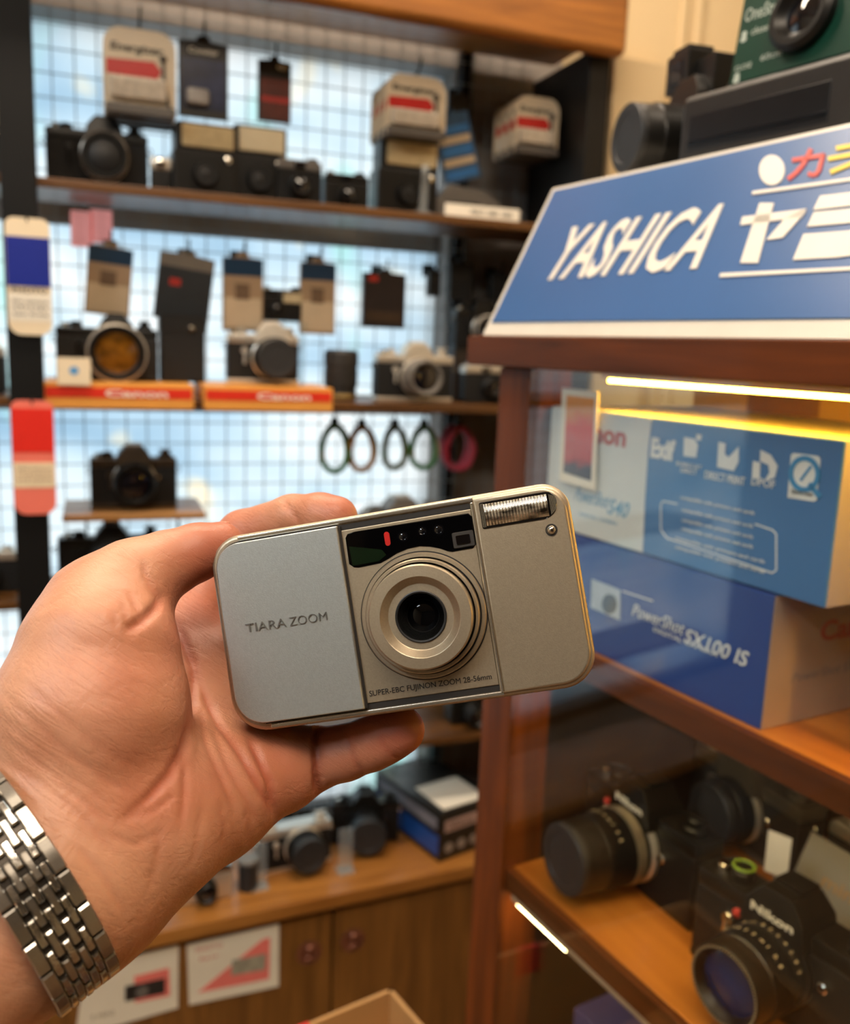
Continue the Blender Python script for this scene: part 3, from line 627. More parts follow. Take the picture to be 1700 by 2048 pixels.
    if marks:
        m = MB()
        for txt, a0, rad, yy in (('22 16 11 8 5.6 4 2.8 2', -64, r*1.0, L*.20), ('ft 10 5 3 m 1 0.8', -48, r*1.03, L*.50)):
            n = len(txt)
            for i, ch in enumerate(txt):
                if ch == ' ': continue
                an = math.radians(a0+ (-2*a0)*i/(n-1)); R = Matrix.Translation(Vector(c)+Vector((rad*math.sin(an), -yy, rad*math.cos(an)))) @ Matrix.Rotation(an, 4, 'Y') @ Matrix.Rotation(-PI/2, 4, 'X')
                m.text(ch, -.001, -.0012, .0032, y=0, M=R, depth=.0003)
        for k in range(72):
            an = 2*PI*k/72; R = Matrix.Translation(Vector(c)) @ Matrix.Rotation(an, 4, 'Y')
            k2 = MB(); k2.box(-.0004, .0004, -L-.0002, -L+.0001, r*.86, r*.91); m.add([tuple(R @ Vector(p)) for p in k2.v], k2.f)
        m.build('scale_marks', mat('aged white scale', 'c9b58f', .5), lens)
        m = MB(); m.sphere((dx-r*1.0, -.006, zl+r*.75), .0035, 12); m.build('red_index', M_red, t)
    return t
def compact(label, w=.11, h=.065, d=.035, bodym=None, topm=None, lens=.016, flash=None, loc=(0, 0, 0), rz=0., group=None, name='compact_camera', capm=None, L=.02, lx=0., M=None, logo=None):
    t = thing(name, label, 'camera', loc, rz, group, M)
    MB().prism(rr(-w/2, w/2, 0, h*.78, (.006, .006, 0, 0), 3), 0, d, .003, 2).build('body', bodym or M_leather, t)
    MB().prism(rr(-w/2, w/2, h*.78, h, (0, 0, .007, .007), 3), 0, d, .003, 2).build('top_plate', topm or M_chrome, t)
    m = MB(); m.lathe([(lens*1.1, 0), (lens*1.1, L*.4), (lens, L*.45), (lens, L*.9), (lens*.92, L), (lens*.78, L), (lens*.6, L-.004)], (lx, 0, h*.42), n=32); lb = m.build('lens_barrel', M_satin, t, 25)
    m = MB(); m.lathe([(lens*.95, L-.001), (lens*.95, L+.003), (.0003, L+.003)] if capm else [(lens*.7, L-.0035), (lens*.3, L-.002), (.0003, L-.0015)], (lx, 0, h*.42), n=28); m.build('lens_cap' if capm else 'front_glass', capm or M_lensglass, lb, 60)
    m = MB(); m.box(-.008, .008, -.0012, .001, h*.81, h*.95, .0006); m.build('viewfinder', M_lensglass, t)
    if flash: m = MB(); x0, x1, z0, z1 = flash; m.box(x0, x1, -.003, .002, z0, z1, .0015); m.build('flash_window', mat('flash window', 'd9c7a0', .15, .3, var=.15, scale=200, coat=.4), t)
    m = MB(); m.cyl((-w*.34, d*.5, h-.001), (-w*.34, d*.5, h+.004), .006, n=16, bev=.0006); m.build('shutter_button', M_bright, t)
    m = MB(); m.cyl((w*.33, d*.5, h-.001), (w*.33, d*.5, h+.005), .008, n=16, bev=.0006); m.build('rewind_knob', topm or M_chrome, t)
    if logo: m = MB(); m.text(logo, -w*.45, h*.83, h*.09, y=-.0004, depth=.0004, bold=.01); m.build('logo_lettering', mat('dark logo print', '2a2724', .5), t)
    return t
# ------------------------------------------------------------------ the glass display cabinet on the right
G_ = at(1050, 1400, .76)
_D2 = ray(-180, 634); CD = -np.array([_D2[0], _D2[1], 0]); CD /= np.linalg.norm(CD); CW = np.array([-CD[1], CD[0], 0])
def CL(x, y, yd=0.): p = on_plane(x, y, G_+CW*yd, CW)-G_; return p@CD, p[2]
CM = Matrix(((CD[0], CW[0], 0, G_[0]), (CD[1], CW[1], 0, G_[1]), (0, 0, 1, G_[2]), (0, 0, 0, 1)))
def CT(x, y, z, rz=0.): return CM @ Matrix.Translation((x, y, z)) @ Matrix.Rotation(rz, 4, 'Z')
ZF = -G_[2]; XE = .62; DP = .31; Z1 = .0665; Z2 = -.155; Z3 = -.44
M_mahog = wood('reddish cabinet wood', '4e260c', '7c3d14', 2, .5, 5, .05); M_mahx = wood('reddish cabinet rail', '48230b', '703711', 0, .5, 5, .05)
for _m in (M_mahog, M_mahx): _m.node_tree.nodes['Principled BSDF'].inputs['Specular IOR Level'].default_value = .18
M_board = wood('orange shelf board', 'a3591a', 'c97a2c', 0, .35, 4, .2)
M_glass = pane('cabinet glass', (.97, .985, .975), 1.5)
cab = thing('display_cabinet', 'reddish wooden display cabinet with glass front and lit shelves of boxed and used cameras', 'cabinet', M=CM)
for x, y in ((-.047, -.012), (-.047, DP-.03), (XE, -.012), (XE, DP-.03)):
    MB().box(x, x+.044, y, y+.042, ZF, .276, .002).build('post', M_mahog, cab)
m = MB(); m.box(-.078, XE+.075, -.026, DP+.03, .2765, .301, .0025); m.build('top_rail', M_mahx, cab)
for z in (Z1, Z2, Z3):
    m = MB(); m.box(-.003, XE, .0005, DP, z-.012, z, .001); s = m.build('shelf', M_board, cab)
    m = MB(); m.box(-.003, XE, -.0065, .0005, z-.0205, z-.0003, .001); m.build('shelf_edging', M_mahx, s)
MB().box(-.047, XE+.04, .0, DP, ZF, -.78, .002).build('base', M_mahx, cab)
M_led2 = glow('soft amber strip light', (1., .74, .34), 32); M_led = glow('amber strip light', (1., .52, .04), 70)
for z, x0, x1, y0 in ((.2765, .062, XE, .009), (Z1-.0125, .0, XE, .001), (Z2-.0205, .012, .085, -.0065)):
    m = MB(); m.box(x0-.006, XE, y0, y0+.011, z-.0045, z, .0008); c = m.build('light_channel', mat('aluminium channel', 'c0a98c', .4, .3), cab)
    MB().box(x0, x1-.004, y0+.002, y0+.009, z-.0072, z-.0046, .0006).build('strip_light', M_led if z > .2 else M_led2, c)
MB().box(-.003, XE, -.0115, -.0075, ZF+.38, .276).build('front_glass', M_glass, cab)
MB().box(-.033, -.029, .03, DP-.03, Z1, .276).build('side_glass', M_glass, cab)
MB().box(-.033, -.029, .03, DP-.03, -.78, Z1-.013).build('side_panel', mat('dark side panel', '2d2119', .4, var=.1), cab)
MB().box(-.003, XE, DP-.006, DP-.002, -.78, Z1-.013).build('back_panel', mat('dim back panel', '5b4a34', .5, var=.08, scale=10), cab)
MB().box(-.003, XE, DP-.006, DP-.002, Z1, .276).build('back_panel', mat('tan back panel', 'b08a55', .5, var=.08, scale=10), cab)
# ---- the leaning blue fascia sign on top
SB, ST, SX0, SX1 = Vector((0, -.018, .3015)), Vector((0, .045, .4262)), -.066, .60
su = (ST-SB); SH = su.length; su.normalize(); sn = Vector((1, 0, 0)).cross(su)
FM = Matrix(((1, 0, 0, SX0), (0, -sn.y, su.y, SB.y), (0, -sn.z, su.z, SB.z), (0, 0, 0, 1)))
if FM.to_3x3().determinant() < 0: sn = -sn; FM = Matrix(((1, 0, 0, SX0), (0, -sn.y, su.y, SB.y), (0, -sn.z, su.z, SB.z), (0, 0, 0, 1)))
_fo = np.array(CM @ FM @ Vector((0, 0, 0))); _fn = np.array((CM @ FM).to_3x3() @ Vector((0, 1, 0))); _fi = (CM @ FM).inverted()
def FS(x, y): p = _fi @ Vector(on_plane(x, y, _fo, _fn)); return p.x, p.z
def zs(x, y): return FS(1150+x/2.844, y/2.844)
sg = thing('fascia_sign', 'blue and white camera shop fascia sign leaning back on top of the display cabinet', 'sign', M=CM)
m = MB(); m.add([(SX0, SB.y, SB.z), (SX0, .20, SB.z), (SX0, .20, ST.z), (SX0, ST.y, ST.z), (SX1, SB.y, SB.z), (SX1, .20, SB.z), (SX1, .20, ST.z), (SX1, ST.y, ST.z)], [(0, 1, 2, 3), (7, 6, 5, 4), (0, 4, 5, 1), (1, 5, 6, 2), (2, 6, 7, 3), (3, 7, 4, 0)])
m.build('sign_body', mat('white acrylic', 'd9d2c4', .35, var=.03), sg)
M_blue = mat('blue acrylic', '3a6296', .3, var=.06, scale=8)
MB().box(.0055, SX1-SX0, -.0012, 0, .0115, SH-.0035, .0004).build('blue_panel', M_blue, sg, M=FM)
def flat(polys, y=-.0013, depth=.0007): return MB().strokes(polys, y, depth)
x0, z0 = FS(1086, 563); x1, z1 = FS(1438, 545); h_ = FS(1418, 422)[1]-z1
m = MB(); m.text('YASHICA', x0-.002, z0+.001, h_, y=-.0013, width=(x1-x0)*.91, shear=.22, depth=.0008, bold=.018)
ya = [[(1060, 1165), (1140, 1165), (1050, 1505), (950, 1505)], [(962, 1243), (1325, 1198), (1300, 1246), (950, 1290)], [(1325, 1198), (1318, 1222), (1192, 1362), (1098, 1376), (1215, 1240)]]
shi = [[(1405, 1125), (1800, 1080), (1775, 1160), (1365, 1205)], [(1370, 1217), (1790, 1180), (1765, 1262), (1330, 1300)], [(1310, 1342), (1760, 1310), (1900, 1090), (2020, 1080), (1860, 1380), (1700, 1450), (1500, 1475), (1250, 1488)]]
for P in ya+shi: m.strokes([[zs(*q) for q in P]], -.0013, .0008)
m.strokes([[zs(*q) for q in ellipse(1130, 978, 72, 86)]], -.0013, .0008)
for P in ([(1020, 1098), (2300, 925), (2300, 942), (1016, 1117)], [(838, 1564), (2300, 1494), (2300, 1511), (832, 1586)]): m.strokes([[zs(*q) for q in P]], -.0013, .0008)
m.build('white_lettering', mat('white sign lettering', 'e6dfd2', .4, var=.02), sg, M=FM)
def strokes_px(L, w, name, material):
    m = MB()
    for l in L: m.strokes([[zs(*q) for q in P] for P in line_poly(l, w)], -.0013, .0008)
    m.build(name, material, sg, M=FM)
strokes_px([[(1245, 922), (1428, 893)], [(1422, 885), (1395, 985), (1372, 1008), (1335, 998)], [(1352, 858), (1312, 940), (1270, 990), (1222, 1030)]], 24, 'red_lettering', mat('red sign lettering', 'c83a30', .4))
strokes_px([[(1495, 855), (1640, 830)], [(1448, 915), (1660, 875)], [(1655, 870), (1600, 935), (1462, 990)]], 26, 'yellow_lettering', mat('yellow sign lettering', 'e0bf1c', .4))

# ---- printed camera cartons on the upper shelf
def quad_text(m, s, a, b, hpx, F, y, shear=0., bold=0.):
    (xa, za), (xb, zb) = F(*a), F(*b); zt = F(a[0], a[1]-hpx)[1]-za; m.text(s, xa, za, zt, y=y, width=xb-xa, shear=shear, bold=bold, depth=.0003)
F1 = lambda x, y: CL(x, y, .006)
bx = thing('camera_carton', 'light blue and white camera carton with logo row, topmost in the display cabinet', 'box', M=CM)
X1 = .266
MB().box(.004, X1, .006, .16, .1525, .2475, .0012).build('carton', mat('light blue carton', '4678ae', .35, var=.05, scale=10, coat=.2), bx)
m = MB(); m.strokes([[(.0045, .153), (.1185, .153), (.1165, .190), (.1155, .225), (.1165, .247), (.0045, .247)]], .006, .0004); m.build('white_panel', mat('white carton print', 'd9dad6', .4, var=.03), bx)
MB().box(X1-.0002, X1+.0005, .007, .159, .153, .247).build('side_panel', mat('lilac grey carton side', 'a79eae', .4, var=.05), bx)
MB().box(.005, X1-.001, .007, .159, .2473, .2479).build('top_panel', mat('pale carton top', 'd9cfae', .4, var=.05), bx)
m = MB(); quad_text(m, 'Canon', (1140, 875), (1252, 887), 38, F1, .0056, bold=.03); m.build('red_lettering', M_red, bx)
m = MB(); quad_text(m, 'PowerShot', (1150, 1000), (1215, 1026), 30, F1, .0056, .3); quad_text(m, 'S40', (1215, 1026), (1254, 1040), 32, F1, .0056, .3, .01); quad_text(m, 'DIGITAL CAMERA', (1160, 1030), (1235, 1058), 6, F1, .0056); m.build('blue_lettering', mat('pale blue print', '5b93b8', .4), bx)
m = MB(); wt = mat('white carton lettering', 'ecebe6', .4)
quad_text(m, 'Exif', (1302, 912), (1349, 922), 38, F1, .0056, bold=.05)
m.strokes([[F1(*q) for q in P] for P in ([(1369, 874), (1390, 878), (1397, 890), (1393, 915), (1368, 912)], [(1394, 868), (1404, 870), (1402, 882), (1393, 880)], [(1438, 884), (1452, 887), (1450, 908), (1458, 915), (1478, 893), (1478, 924), (1468, 942), (1435, 934)])], .006, .0005)
quad_text(m, 'BUBBLE JET', (1354, 930), (1404, 940), 8, F1, .0056); quad_text(m, 'DIRECT', (1362, 944), (1394, 952), 10, F1, .0056)
quad_text(m, 'DIRECT PRINT', (1410, 956), (1490, 970), 16, F1, .0056, bold=.01); quad_text(m, 'DPOF', (1504, 969), (1550, 980), 17, F1, .0056, bold=.01)
m.strokes([[F1(*q) for q in P] for P in ([(1507, 922), (1521, 925), (1520, 957), (1505, 954)], [(1522, 900), (1542, 910), (1556, 932), (1550, 955), (1530, 962), (1540, 945), (1538, 930), (1521, 922)])], .006, .0005)
for y in (1003, 1022, 1042, 1060, 1078, 1096):
    a, b = ((1362, y-6), (1508, y+38)) if y < 1010 else ((1352, y), (1530, y+50)) if y > 1070 else ((1365, y), (1506, y+40)); quad_text(m, 'compatible with printers and cards', a, b, 7, F1, .0056)
for P in line_poly([F1(*q) for q in ((1355, 1008), (1326, 1002), (1322, 1010), (1322, 1060), (1334, 1076), (1545, 1146), (1553, 1140), (1553, 1068), (1545, 1060), (1510, 1048))], .0008): m.strokes([P], .006, .0004)
m.build('white_lettering', wt, bx)
m = MB(); m.prism([F1(*q) for q in [(1576, 995), (1628, 1003), (1634, 1000), (1642, 918), (1637, 912), (1588, 906), (1583, 910)]], .0055, .006); bd = m.build('white_badge', wt, bx)
m = MB(); c_ = F1(1610, 948); ro = .0105
ring_ = [[(c_[0]+a*math.cos(t0), c_[1]+a*math.sin(t0)) for a, t0 in ((ro, t), (ro, t+.21), (ro*.72, t+.21), (ro*.72, t))] for t in [2*PI*k/30 for k in range(30)]]
m.strokes(ring_+line_poly([(c_[0]+.004, c_[1]-.005), (c_[0]+.012, c_[1]-.0115)], .003)+line_poly([(c_[0]-.002, c_[1]-.004), (c_[0]+.004, c_[1]+.005)], .0016), .0055, .0005); m.build('blue_ring', mat('badge blue', '3f8fc4', .4), bd)
m = MB(); quad_text(m, 'QuickTime', (1585, 985), (1627, 993), 8, F1, .0050); m.build('badge_lettering', mat('badge grey', '4a4a48', .5), bd)

F2 = lambda x, y: CL(x, y, .004)
b2 = thing('camera_carton', 'dark blue camera carton with white script, under the light blue one', 'box', M=CM)
XB = .2335
MB().box(.012, XB, .004, .15, Z1, .1515, .0012).build('carton', mat('dark blue carton', '27478f', .35, var=.06, scale=10, coat=.25), b2)
MB().box(XB-.0002, XB+.0005, .005, .149, Z1+.0005, .151).build('side_panel', mat('pinkish grey carton side', 'b39b8a', .4, var=.04), b2)
m = MB(); quad_text(m, 'PowerShot', (1265, 1230), (1365, 1282), 26, F2, .0036, .25); quad_text(m, 'SX100 IS', (1368, 1283), (1493, 1322), 30, F2, .0036, .25, .01); quad_text(m, 'DIGITAL CAMERA', (1308, 1262), (1435, 1318), 9, F2, .0036)
m.strokes(line_poly([F2(1245, 1182), F2(1306, 1202)], .0008), .004, .0004); m.build('white_lettering', wt, b2)
m = MB(); m.strokes([[F2(*q) for q in [(1184, 1158), (1241, 1180), (1240, 1240), (1182, 1215)]]], .004, .0004); pc = m.build('camera_picture', mat('pale picture print', 'b9c4cf', .4, var=.1, scale=60), b2)
m = MB(); m.strokes([[F2(*q) for q in ellipse(1220, 1208, 15, 20, 20)]], .0036, .0004); m.build('picture_lens', mat('grey picture lens', '55606e', .4), pc)
SM_ = Matrix(((0, -1, 0, XB+.0006), (1, 0, 0, 0), (0, 0, 1, 0), (0, 0, 0, 1)))
m = MB(); m.text('Canon', .050, .118, .013, y=0, width=.062, bold=.03, M=SM_); m.build('red_lettering', mat('faded red print', 'b4554a', .5), b2)
m = MB(); m.text('PowerShot SX100 IS', .028, .094, .006, y=0, width=.085, shear=.25, M=SM_); m.build('grey_lettering', mat('faded grey print', '8d8384', .5), b2)

b3 = thing('camera_carton', 'lilac camera carton cut off by the right edge, standing on the upper cabinet shelf', 'box', M=CT(.281, .026, Z1))
MB().box(0, .16, 0, .12, 0, .09, .0012).build('carton', mat('lilac carton', '7b74a0', .4, var=.05, scale=10), b3)
MB().box(.004, .156, -.0004, 0, .06, .085).build('white_panel', wt, b3)

pcard = thing('photo_card', 'white bordered photo card of a red and orange sunset, leaning on the topmost carton', 'card', M=CM)
q = [CL(x, y, .001) for x, y in ((1120, 961), (1190, 981), (1197, 783), (1125, 776))]
m = MB(); m.prism(q, .0006, .0016); m.build('card', mat('photo paper', 'efe2cc', .35, var=.02), pcard)
def sunset():
    m = bpy.data.materials.new('sunset print'); m.use_nodes = True; nt = m.node_tree; b = nt.nodes['Principled BSDF']
    tc = nt.nodes.new('ShaderNodeTexCoord'); sp = nt.nodes.new('ShaderNodeSeparateXYZ'); rp = nt.nodes.new('ShaderNodeValToRGB'); cr = rp.color_ramp
    nz = nt.nodes.new('ShaderNodeTexNoise'); nz.inputs['Scale'].default_value = 60; ad = nt.nodes.new('ShaderNodeMath'); ad.operation = 'MULTIPLY_ADD'; ad.inputs[1].default_value = .35
    cols = [(.08, '1d1a22'), (.28, '3a2328'), (.42, 'b8412c'), (.6, 'c9564a'), (.8, 'd8452a'), (1., 'e08a2a')]
    while len(cr.elements) < len(cols): cr.elements.new(.5)
    for e, (p, c) in zip(cr.elements, cols): e.position = p; e.color = (*srgb(c), 1)
    nt.links.new(tc.outputs['Generated'], sp.inputs[0]); nt.links.new(tc.outputs['Object'], nz.inputs[0]); nt.links.new(nz.outputs['Fac'], ad.inputs[0]); nt.links.new(sp.outputs['Z'], ad.inputs[2]); nt.links.new(ad.outputs[0], rp.inputs[0])
    nt.links.new(rp.outputs[0], b.inputs['Base Color']); b.inputs['Roughness'].default_value = .3; return m
q2 = [CL(x, y, .0) for x, y in ((1126, 944), (1181, 962), (1188, 797), (1133, 790))]
m = MB(); m.prism(q2, .0001, .0007); m.build('picture', sunset(), pcard)

bk = thing('camera_carton', 'golden brown carton added behind the light blue camera carton for a yellow lit strip', 'box', M=CM)
MB().box(-.012, .30, .175, .295, Z1, .264, .0015).build('carton', mat('golden carton', 'c99a4a', .5, var=.08, scale=10), bk)  # added carton, catches the strip light to show yellow
m = MB(); m.box(.05, .12, .1746, .175, .20, .262); m.build('brown_label', mat('brown carton label', '8a5a2a', .5), bk)
# ---- used cameras on the lower shelf
def on_shelf(x, y, rz=0., z=Z2): return CT(x, y, z, rz)
slr('black film camera with long capped zoom lens, farther of two on the lower cabinet shelf', M=on_shelf(.064, .075, math.radians(-3)), L=.068, r=.0305, cap=M_cap, band=(.16, .30, mat('silver lens ring', 'b7a98f', .3, .8, var=.1, scale=100)), logo='Nikon', marks=True)
slr('black film camera with open blue lens, nearest on the lower cabinet shelf', M=on_shelf(.224, .057, math.radians(3)), L=.052, r=.0285, glass=M_blueglass, logo='Nikon', marks=True)
slr('worn grey topped film camera in the second row of the lower cabinet shelf', M=on_shelf(.062, .205, math.radians(-8)), L=.03, r=.029, top=mat('worn grey top', '57514a', .4, .4), cap=M_cap)
compact('silver topped compact camera at the back right of the lower cabinet shelf', M=on_shelf(.176, .222, math.radians(-4)), w=.075, topm=M_chrome)
_nk = [o for o in COL.objects if o.get('label', '').startswith('black film camera with open blue lens')][0]
m = MB(); m.tube([(-.0426+.0075*math.cos(2*PI*i/24), .016+.0075*math.sin(2*PI*i/24), .0835) for i in range(24)], .0011, 6, closed=True); m.build('dial_ring', mat('green dial print', '7c9a2a', .5, var=.3, scale=300), _nk)
pc_ = thing('price_card', 'grey shop price card standing at the right behind the nearest cabinet camera', 'card', M=on_shelf(.205, .15, math.radians(-3)) @ Matrix.Rotation(math.radians(-25), 4, 'X'))
MB().box(-.055, .07, 0, .0012, 0, .075, .0004).build('card', mat('grey card', '8f8a80', .5, var=.03), pc_)
m = MB(); m.text('minolta', -.03, .042, .011, y=-.0002, width=.06, bold=.01); m.build('printed_lettering', mat('brown card print', 'b08a5a', .5), pc_)
tg = thing('price_tag', 'small white price tag between the two cabinet cameras', 'tag', M=on_shelf(.172, .118, .3))
MB().box(-.009, .009, 0, .001, .058, .092, .0003).build('card', mat('white tag card', 'dcd8d0', .5), tg)
MB().tube([(0, .002, 0), (0, .001, .03), (0, .001, .06)], .0012, 8).build('wire_stand', M_chrome, tg)
# ---- bottom compartment
t = thing('storage_box', 'purple blue storage box in the dim bottom of the display cabinet', 'box', M=CT(.02, .07, Z3, .02))
MB().box(-.003, .19, 0, .16, 0, .13, .003).build('box', mat('purple carton', '4c4a78', .5, var=.08), t); MB().box(-.006, .193, -.003, .163, .10, .134, .003).build('lid', mat('purple carton lid', '5a5686', .5, var=.08), t)
t = thing('storage_box', 'tan cardboard tray in front of the purple storage box in the cabinet', 'box', M=CT(.10, .012, Z3))
m = MB(); m.box(0, .12, 0, .04, 0, .004); m.box(0, .12, 0, .003, 0, .06); m.box(0, .12, .037, .04, 0, .06); m.box(0, .003, 0, .04, 0, .06); m.box(.117, .12, 0, .04, 0, .06); m.build('tray', mat('tan cardboard', 'b98a4c', .6, var=.06), t)
t = thing('lens', 'black lens lying in the bottom left corner of the display cabinet', 'lens', M=CT(.035, .03, Z3))
m = MB(); m.lathe([(.026, 0), (.03, .006), (.03, .03), (.028, .034), (.028, .05), (.022, .052), (.02, .046)], (0, 0, 0), (0, 0, 1), n=32); m.build('barrel', M_rubber, t, 25)
m = MB(); m.lathe([(.0215, .046), (.012, .049), (.0004, .050)], (0, 0, 0), (0, 0, 1), n=28); m.build('front_glass', M_lensglass, t, 60)

# ---- cameras standing on top of the sign
TZ = ST.z
oc = thing('instant_camera', 'green fronted instant camera with wide black film slot on top of the blue sign', 'camera', M=CT(.128, .062, TZ+.0005, math.radians(2)))
MB().box(-.066, .088, .0, .11, .0, .048, .006, 3).build('film_housing', mat('black camera plastic', '211e1c', .42, var=.1, scale=120), oc)
fh = oc.children[-1]
m = MB(); m.box(-.056, .058, -.0005, .004, .0085, .0335, .001); m.build('film_slot', mat('film slot plastic', '101114', .3, var=.2), fh)
m = MB(); m.box(-.055, .057, -.0016, .001, .013, .0155, .0005); m.build('ejection_roller', mat('roller steel', '23262b', .2, .7), fh)
MB().add([(-.033, .012, .047), (.085, .012, .047), (.085, .09, .047), (-.033, .09, .047), (-.033, .021, .118), (.085, .021, .118), (.085, .075, .118), (-.033, .075, .118)], [(0, 1, 5, 4), (1, 2, 6, 5), (2, 3, 7, 6), (3, 0, 4, 7), (4, 5, 6, 7), (3, 2, 1, 0)]).build('upper_body', M_satin, oc)
sl = Matrix(((1, 0, 0, .026), (0, .992, .126, .0115), (0, -.126, .992, .0485), (0, 0, 0, 1)))
m = MB(); m.box(-.058, .060, -.0012, 0, .002, .073, .0005); m.build('green_faceplate', mat('green faceplate', '0c3a2c', .35, var=.05), oc, M=sl)
m = MB(); m.lathe([(.0235, 0), (.0235, .006), (.0205, .009), (.017, .009), (.013, .004), (.011, .003)], (-.004, -.001, .034), n=40); m.build('lens_barrel', M_satin, oc, 25, M=sl); lbx = oc.children[-1]
m = MB(); m.lathe([(.0115, .0032), (.006, .005), (.0003, .0055)], (-.004, -.001, .034), n=28); m.build('front_glass', M_lensglass, lbx, 60, M=sl)
m = MB(); m.text('OneStep', -.054, .043, .0092, y=-.0013, width=.030); m.text('close up', -.046, .0325, .0050, y=-.0013, width=.022); m.text('CLOSE', -.055, .0105, .0036, y=-.0013, width=.014); m.text('60cm', -.034, .0125, .0042, y=-.0013, width=.017)
m.strokes([ellipse(-.0520, .0347, .0020, .0020, 14), ellipse(-.0520, .0312, .0026, .0018, 14), ellipse(-.052, .0068, .0022, .0022, 14), ellipse(-.052, .0040, .0028, .0018, 14)], -.0013, .0003); m.build('white_lettering', mat('pale camera print', 'b9c4b8', .5), oc, M=sl)
m = MB(); m.box(.044, .058, -.003, 0, .030, .046, .001); m.box(.040, .056, -.004, 0, .004, .024, .001); m.build('sensor_window', M_gloss, oc, M=sl)
m = MB(); m.prism(rr(-.033, .085, .118, .150, (.003,)*4, 3), .035, .075, .002); m.build('flash_arm', M_satin, oc)
slr('old black film camera with capped lens beside the green instant camera on the sign', M=CT(-.016, .145, TZ+.0005, math.radians(-14)), r=.029, L=.052, cap=M_cap, w=.13)
_os = COL.objects[-1]
while _os.parent: _os = _os.parent
m = MB(); m.box(-.038, -.002, -.004, .026, .086, .118, .002); m.box(-.004, .026, .004, .028, .072, .108, .002); m.box(-.032, -.006, -.002, .022, .117, .122, .001); m.build('finder_block', M_satin, _os)
m = MB(); m.box(-.030, -.010, -.0048, -.0036, .092, .111, .001); m.build('finder_glass', M_lensglass, _os)
# ------------------------------------------------------------------ goods on and in front of the wall shelves
SH_ = {1: 1.6512, 2: 1.3672, 3: 1.0852, 4: .8112}
def X(px, py, Y): return W(px, py, Y)[0]
def wid(p0, p1, py, Y): return X(p1, py, Y)-X(p0, py, Y)
def shelf_at(px, py, Y, n): return (X(px, py, Y), Y, SH_[n])
M_flash = mat('cream flash panel', 'd2bd92', .2, .2, var=.12, scale=150, coat=.4)
M_grey = mat('grey camera plastic', '6f6a64', .4, var=.08, scale=100)
M_bronze = mat('worn bronze black', '3d3022', .4, .4, var=.15, scale=80)
M_paper = mat('white paper', 'e9e2d2', .6, var=.03)
M_acryl = pane('clear acrylic', (.93, .97, .98), 1.5, .02, .10, (.9, .96, 1.))
# upper shelf
slr('black film camera without lens cap at the left end of the upper shelf', loc=shelf_at(195, 300, 1.372, 1), w=.132, r=.030, L=.020, band=(.45, .98, mat('dark chrome ring', '6d665e', .25, .8)), front=M_satin, glass=M_black, dx=.009)
def light_meter(px, py, n, label):
    t = thing('light_meter', label, 'light meter', shelf_at(px, py, 1.365, n))
    MB().box(-.014, .014, 0, .018, 0, .030, .002).build('body', M_satin, t); MB().box(-.0145, .0145, -.0005, .0185, .030, .047, .003).build('top_cap', M_chrome, t)
    m = MB(); m.lathe([(.008, 0), (.008, .002), (.006, .003), (.0003, .003)], (0, 0, .039), n=20); m.build('dial', M_bright, t)
light_meter(322, 320, 1, 'little chrome topped light meter beside the lensless black film camera')
def flash_camera(label, loc, w, h, fz, rz=0., fm=None, lensr=.015):
    t = thing('flash_camera', label, 'camera', loc, rz)
    MB().prism(rr(-w/2, w/2, 0, h*.62, (.005,)*4, 3), 0, .05, .004, 2).build('body', M_satin, t)
    MB().prism(rr(-w*.46, w*.5, h*.60, h, (.002, .002, .006, .006), 3), .002, .045, .003, 2).build('flash_head', M_satin, t)
    f = t.children[-1]; MB().box(-w*.36, w*.46, -.002, .004, h*.66, h*.97, .003).build('flash_panel', fm or M_flash, f)
    m = MB(); m.lathe([(lensr*1.2, 0), (lensr*1.15, .008), (lensr, .012), (lensr*.8, .012), (lensr*.7, .009), (.0003, .010)], (0, 0, h*.30), n=28); m.build('lens_barrel', M_black, t, 25)
    m = MB(); m.lathe([(.0055, 0), (.005, .003), (.0003, .004)], (w*.36, 0, h*.52), n=16); m.build('shutter_button', M_bright, t)
flash_camera('black camera with wide cream flash panel, left of two such on the upper shelf', shelf_at(410, 300, 1.36, 1), .088, .098, 0, rz=.05)
flash_camera('black camera with plain cream flash head, right of two such on the upper shelf', shelf_at(518, 300, 1.375, 1), .080, .106, 0, fm=mat('plain cream flash', 'd9c9a6', .4, var=.03))
compact('small chrome and black compact camera right of the cream flash cameras on the upper shelf', .066, .064, .03, loc=shelf_at(600, 340, 1.365, 1), topm=M_grey, lens=.015)
compact('small dark compact camera in the middle of the upper shelf', .068, .052, .03, M_satin, M_satin, loc=shelf_at(695, 360, 1.37, 1), lens=.012)
flash_camera('black camera with cream flash panel under the middle battery packs', shelf_at(818, 330, 1.375, 1), .098, .112, 0)
t = thing('acrylic_stand', 'thin clear acrylic display stand on the upper shelf under the blue card pack', 'display stand', shelf_at(848, 380, 1.34, 1), .1)
MB().box(-.014, .014, -.008, .012, 0, .004, .001).build('foot', M_acryl, t); m = MB(); m.add([(-.006, .0, .004), (.006, .0, .004), (.016, .016, .075), (.004, .016, .075), (-.006, .003, .004), (.006, .003, .004), (.016, .019, .075), (.004, .019, .075)], [(0, 1, 2, 3), (7, 6, 5, 4), (0, 4, 5, 1), (1, 5, 6, 2), (2, 6, 7, 3), (3, 7, 4, 0)]); m.build('upright_plate', M_acryl, t)
t = thing('instant_camera', 'grey folded instant camera at the right end of the upper shelf', 'camera', shelf_at(950, 380, 1.38, 1), .05)
MB().prism([(-.065, 0), (.065, 0), (.065, .022), (.02, .050), (-.045, .056), (-.065, .030)], 0, .06, .004, 2).build('body', M_grey, t)
